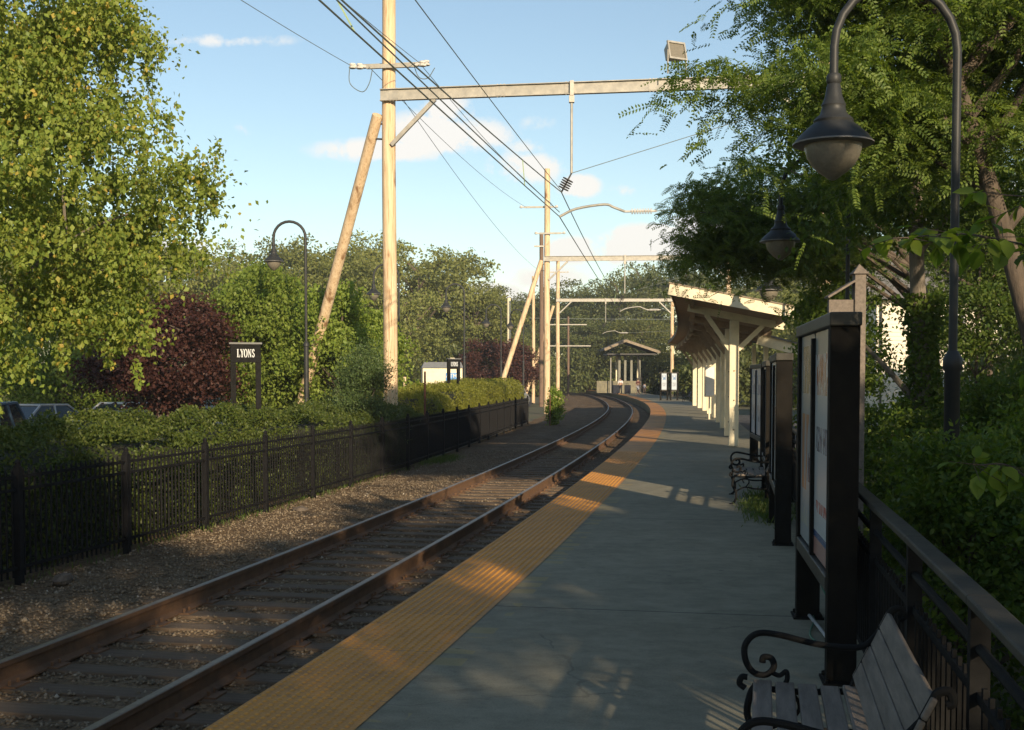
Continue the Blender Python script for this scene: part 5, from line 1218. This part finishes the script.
sapling('overhanging broad leaved branch crossing in front of the second lamp', (3.7, 7.3, -.6),
        [[(0, 0, 0), (-.1, -.1, 1.8), (-.6, -.6, 2.9), (-1.3, -1.1, 3.1), (-1.9, -1.5, 3.05)], [(0, 0, 0), (0, -.2, 1.9), (-.3, -.8, 2.8), (-.9, -1.3, 3.2), (-1.5, -1.6, 3.25)], [(0, 0, .4), (.2, -.2, 2.1), (0, -.7, 3.1), (-.4, -1.1, 3.5)], [(0, 0, .4), (.3, -.2, 1.8), (.1, -.9, 2.7), (-.7, -1.3, 2.75)]], 46, .10, .068, 62)
# grass tuft under the far bench, weeds by the fence
def tuft(label, c, sx, sy, n, h, seed, az=0):
    rng = np.random.default_rng(seed); p = np.stack([rng.normal(size=n) * sx, rng.normal(size=n) * sy, np.zeros(n)], 1)
    D = rng.normal(size=(n, 3)) * .45; D[:, 2] = 1; ob = leaves('grass', p, rng, h, .012, M['grass'], None, D=unit(D), jit=.5); ob.location = c; ob.rotation_euler = (0, 0, az); ob['kind'] = 'stuff'
tuft('', P(17.9, 4.78, .0), .15, .85, 3800, .085, 71, -TH(18))
tuft('', P(33.0, -3.2, -.49), .18, .8, 1600, .12, 72, -TH(33))
tuft('', P(22, -3.5, -.50), .12, 6, 900, .10, 73, -TH(22))
# rocks by the fence
def rock(label, s, o, sx, sy, sz, seed):
    r_ = random.Random(seed); bm_ = MB(); n = 10; rows = []
    bm_.lathe([(.5, 0), (.9, .25), (1.0, .5), (.75, .85), (.3, 1.0)], n=n); bm_.v = [(x * sx * r_.uniform(.8, 1.15), y * sy * r_.uniform(.8, 1.15), z * sz * r_.uniform(.85, 1.1)) for x, y, z in bm_.v]
    ob = bm_.build('rock', M['rockm'] if 'rockm' in M else M.setdefault('rockm', mat('dark_rock', (.09, .07, .055), (.16, .13, .10), 8, .9, 0, .6))); ob.location = P(s, o, -.50); tag(ob, label, 'rock', 'rocks lying along the fence')
rock('dark rock by the fence at the left edge', 13.1, -2.95, .10, .16, .14, 1)
rock('flat dark rock by the fence past the third post', 20.6, -2.9, .14, .18, .09, 2)

# trees standing behind the photographer, which shade this end of the platform
bt_ = 'trees behind the camera shading the near platform'
def shade(label, x, y, h, r, n, seed, low=.22):
    return tree('shade_tree', label, (x, y, -.6), [((0, 0, h * (.5 + low / 2)), (r, r, h * (.5 - low / 2)))], 52, n, .24, .16, 'far', bt_, 'tree', seed, .2, (.36, .36, .28), .2, .1, None, 'bark', 12, .06, .3)
SHT = [(7.0, -2.5, 8.2, 3.4, 6500), (10.5, 4.5, 8.0, 3.2, 9000), (4.6, -12.0, 11.4, 3.8, 8000), (9.5, -9.5, 10.0, 3.6, 7000), (1.5, -22, 12.6, 3.8, 7500), (7.6, -21, 13.8, 4.3, 9500), (13.5, -16, 12.0, 4.0, 9000)]
for i, (x, y, h, r, n) in enumerate(SHT): shade('shade tree behind the camera, number %s counted from the railing' % ['one', 'two', 'three', 'four', 'five', 'six', 'seven', 'eight', 'nine'][i], x, y, h, r, n, 80 + i)

# ================================================================== LIGHT, SKY, CAMERA
EL, AZ = R(17), R(20)          # sun height; light travels 20 degrees left of straight ahead
w = bpy.data.worlds.new('World'); scene.world = w; w.use_nodes = True; n = w.node_tree; n.nodes.clear()
out = n.nodes.new('ShaderNodeOutputWorld'); sky = n.nodes.new('ShaderNodeTexSky'); sky.sky_type = 'NISHITA'; sky.sun_disc = False
sky.sun_elevation = EL; sky.sun_rotation = PI - AZ; sky.air_density = 1.0; sky.dust_density = .35; sky.ozone_density = 1.0
bg = n.nodes.new('ShaderNodeBackground'); bg.inputs[1].default_value = .112
tn = n.nodes.new('ShaderNodeMixRGB'); tn.blend_type = 'MULTIPLY'; tn.inputs[0].default_value = 1; tn.inputs[2].default_value = (1.0, .99, .95, 1)
n.links.new(sky.outputs[0], tn.inputs[1]); n.links.new(tn.outputs[0], bg.inputs[0])
tc = n.nodes.new('ShaderNodeTexCoord'); sp = n.nodes.new('ShaderNodeSeparateXYZ'); n.links.new(tc.outputs['Generated'], sp.inputs[0])
def mt(op, a, b=None, c=None, clamp=False):
    q = n.nodes.new('ShaderNodeMath'); q.operation = op; q.use_clamp = clamp
    for i, x in enumerate((a, b, c)):
        if x is None: continue
        if isinstance(x, (int, float)): q.inputs[i].default_value = x
        else: n.links.new(x, q.inputs[i])
    return q.outputs[0]
yy = mt('MAXIMUM', sp.outputs[1], .05); u = mt('DIVIDE', sp.outputs[0], yy); v = mt('DIVIDE', sp.outputs[2], yy)
cb = n.nodes.new('ShaderNodeCombineXYZ'); n.links.new(u, cb.inputs[0]); n.links.new(v, cb.inputs[1])
n1 = n.nodes.new('ShaderNodeTexNoise'); n1.inputs['Scale'].default_value = 34; n1.inputs['Detail'].default_value = 9; n1.inputs['Roughness'].default_value = .62
n.links.new(cb.outputs[0], n1.inputs['Vector'])
# cumulus puffs: direction (east/north, up/north), half sizes, strength
PUFF = [(-.062, .198, .040, .016, 1.0), (-.052, .214, .020, .014, .9), (-.105, .184, .050, .009, .85), (-.030, .196, .030, .012, .75), (.012, .170, .030, .012, .8), (.010, .186, .016, .006, .5), (.055, .155, .016, .009, 1.0), (.092, .153, .012, .005, .55), (.02, .206, .014, .006, .4),
        (.051, .103, .026, .010, 1.1), (.085, .104, .016, .012, 1.1), (.116, .110, .045, .013, 1.2), (-.014, .064, .026, .012, 1.1), (.03, .080, .03, .010, .8), (-.232, .272, .050, .005, .55), (-.217, .202, .007, .006, .5), (.18, .12, .05, .02, 1.0), (-.30, .10, .06, .015, .8), (.4, .13, .08, .03, 1.0), (-.6, .15, .1, .03, 1.), (.8, .2, .1, .04, 1.)]
tot = None
for a, b, ra, rb, st in PUFF:
    d = mt('ADD', mt('POWER', mt('DIVIDE', mt('SUBTRACT', u, a), ra), 2), mt('POWER', mt('DIVIDE', mt('SUBTRACT', v, b), rb), 2))
    k = mt('MULTIPLY', mt('SUBTRACT', 1.0, mt('MULTIPLY', d, .5)), st); k = mt('MAXIMUM', k, 0)
    tot = k if tot is None else mt('MAXIMUM', tot, k)
cl = mt('MULTIPLY', mt('SUBTRACT', mt('ADD', tot, mt('MULTIPLY', mt('SUBTRACT', n1.outputs[0], .5), 3.0)), .16), 2.2, clamp=True)
cl = mt('MULTIPLY', cl, mt('MULTIPLY', tot, 1.6, clamp=True)); cl = mt('MULTIPLY', cl, mt('GREATER_THAN', sp.outputs[1], .05))
bc = n.nodes.new('ShaderNodeBackground'); bc.inputs[0].default_value = (1.0, .95, .88, 1); bc.inputs[1].default_value = .74
mx = n.nodes.new('ShaderNodeMixShader'); n.links.new(mt('MULTIPLY', cl, .9), mx.inputs[0]); n.links.new(bg.outputs[0], mx.inputs[1]); n.links.new(bc.outputs[0], mx.inputs[2]); n.links.new(mx.outputs[0], out.inputs[0])

sl = bpy.data.lights.new('sun', 'SUN'); sl.energy = 5.0; sl.angle = R(.55); sl.color = (1.0, .80, .55)
so_ = bpy.data.objects.new('sun', sl); COL.objects.link(so_)
dv = Vector((-math.sin(AZ) * math.cos(EL), math.cos(AZ) * math.cos(EL), -math.sin(EL))); so_.rotation_euler = dv.to_track_quat('-Z', 'Y').to_euler()
cam = bpy.data.cameras.new('camera'); hz = MB().box((-130, -45, -1.7), (130, 320, 24)); m_, n_, o_ = nt('haze_air'); pv = n_.nodes.new('ShaderNodeVolumePrincipled'); pv.inputs['Color'].default_value = (.92, .94, .95, 1); pv.inputs['Density'].default_value = .0006; pv.inputs['Anisotropy'].default_value = .2
n_.links.new(pv.outputs[0], o_.inputs['Volume']); ho = hz.build('haze', m_); ho['kind'] = 'stuff'
co = bpy.data.objects.new('camera', cam); COL.objects.link(co); scene.camera = co
co.location = (0, 0, 1.795); co.rotation_euler = (R(90 - 2.5), 0, 0); cam.sensor_width = 36; cam.lens = 1220 / 1024 * 36; cam.shift_y = .0637; cam.clip_end = 3000; cam.clip_start = .05
vs = scene.view_settings; vs.view_transform = 'Standard'; vs.look = 'None'; vs.gamma = 1; vs.exposure = .52; vs.use_curve_mapping = False
scene.cycles.max_bounces = 6; scene.cycles.diffuse_bounces = 3; scene.cycles.transmission_bounces = 3; scene.cycles.use_denoising = True
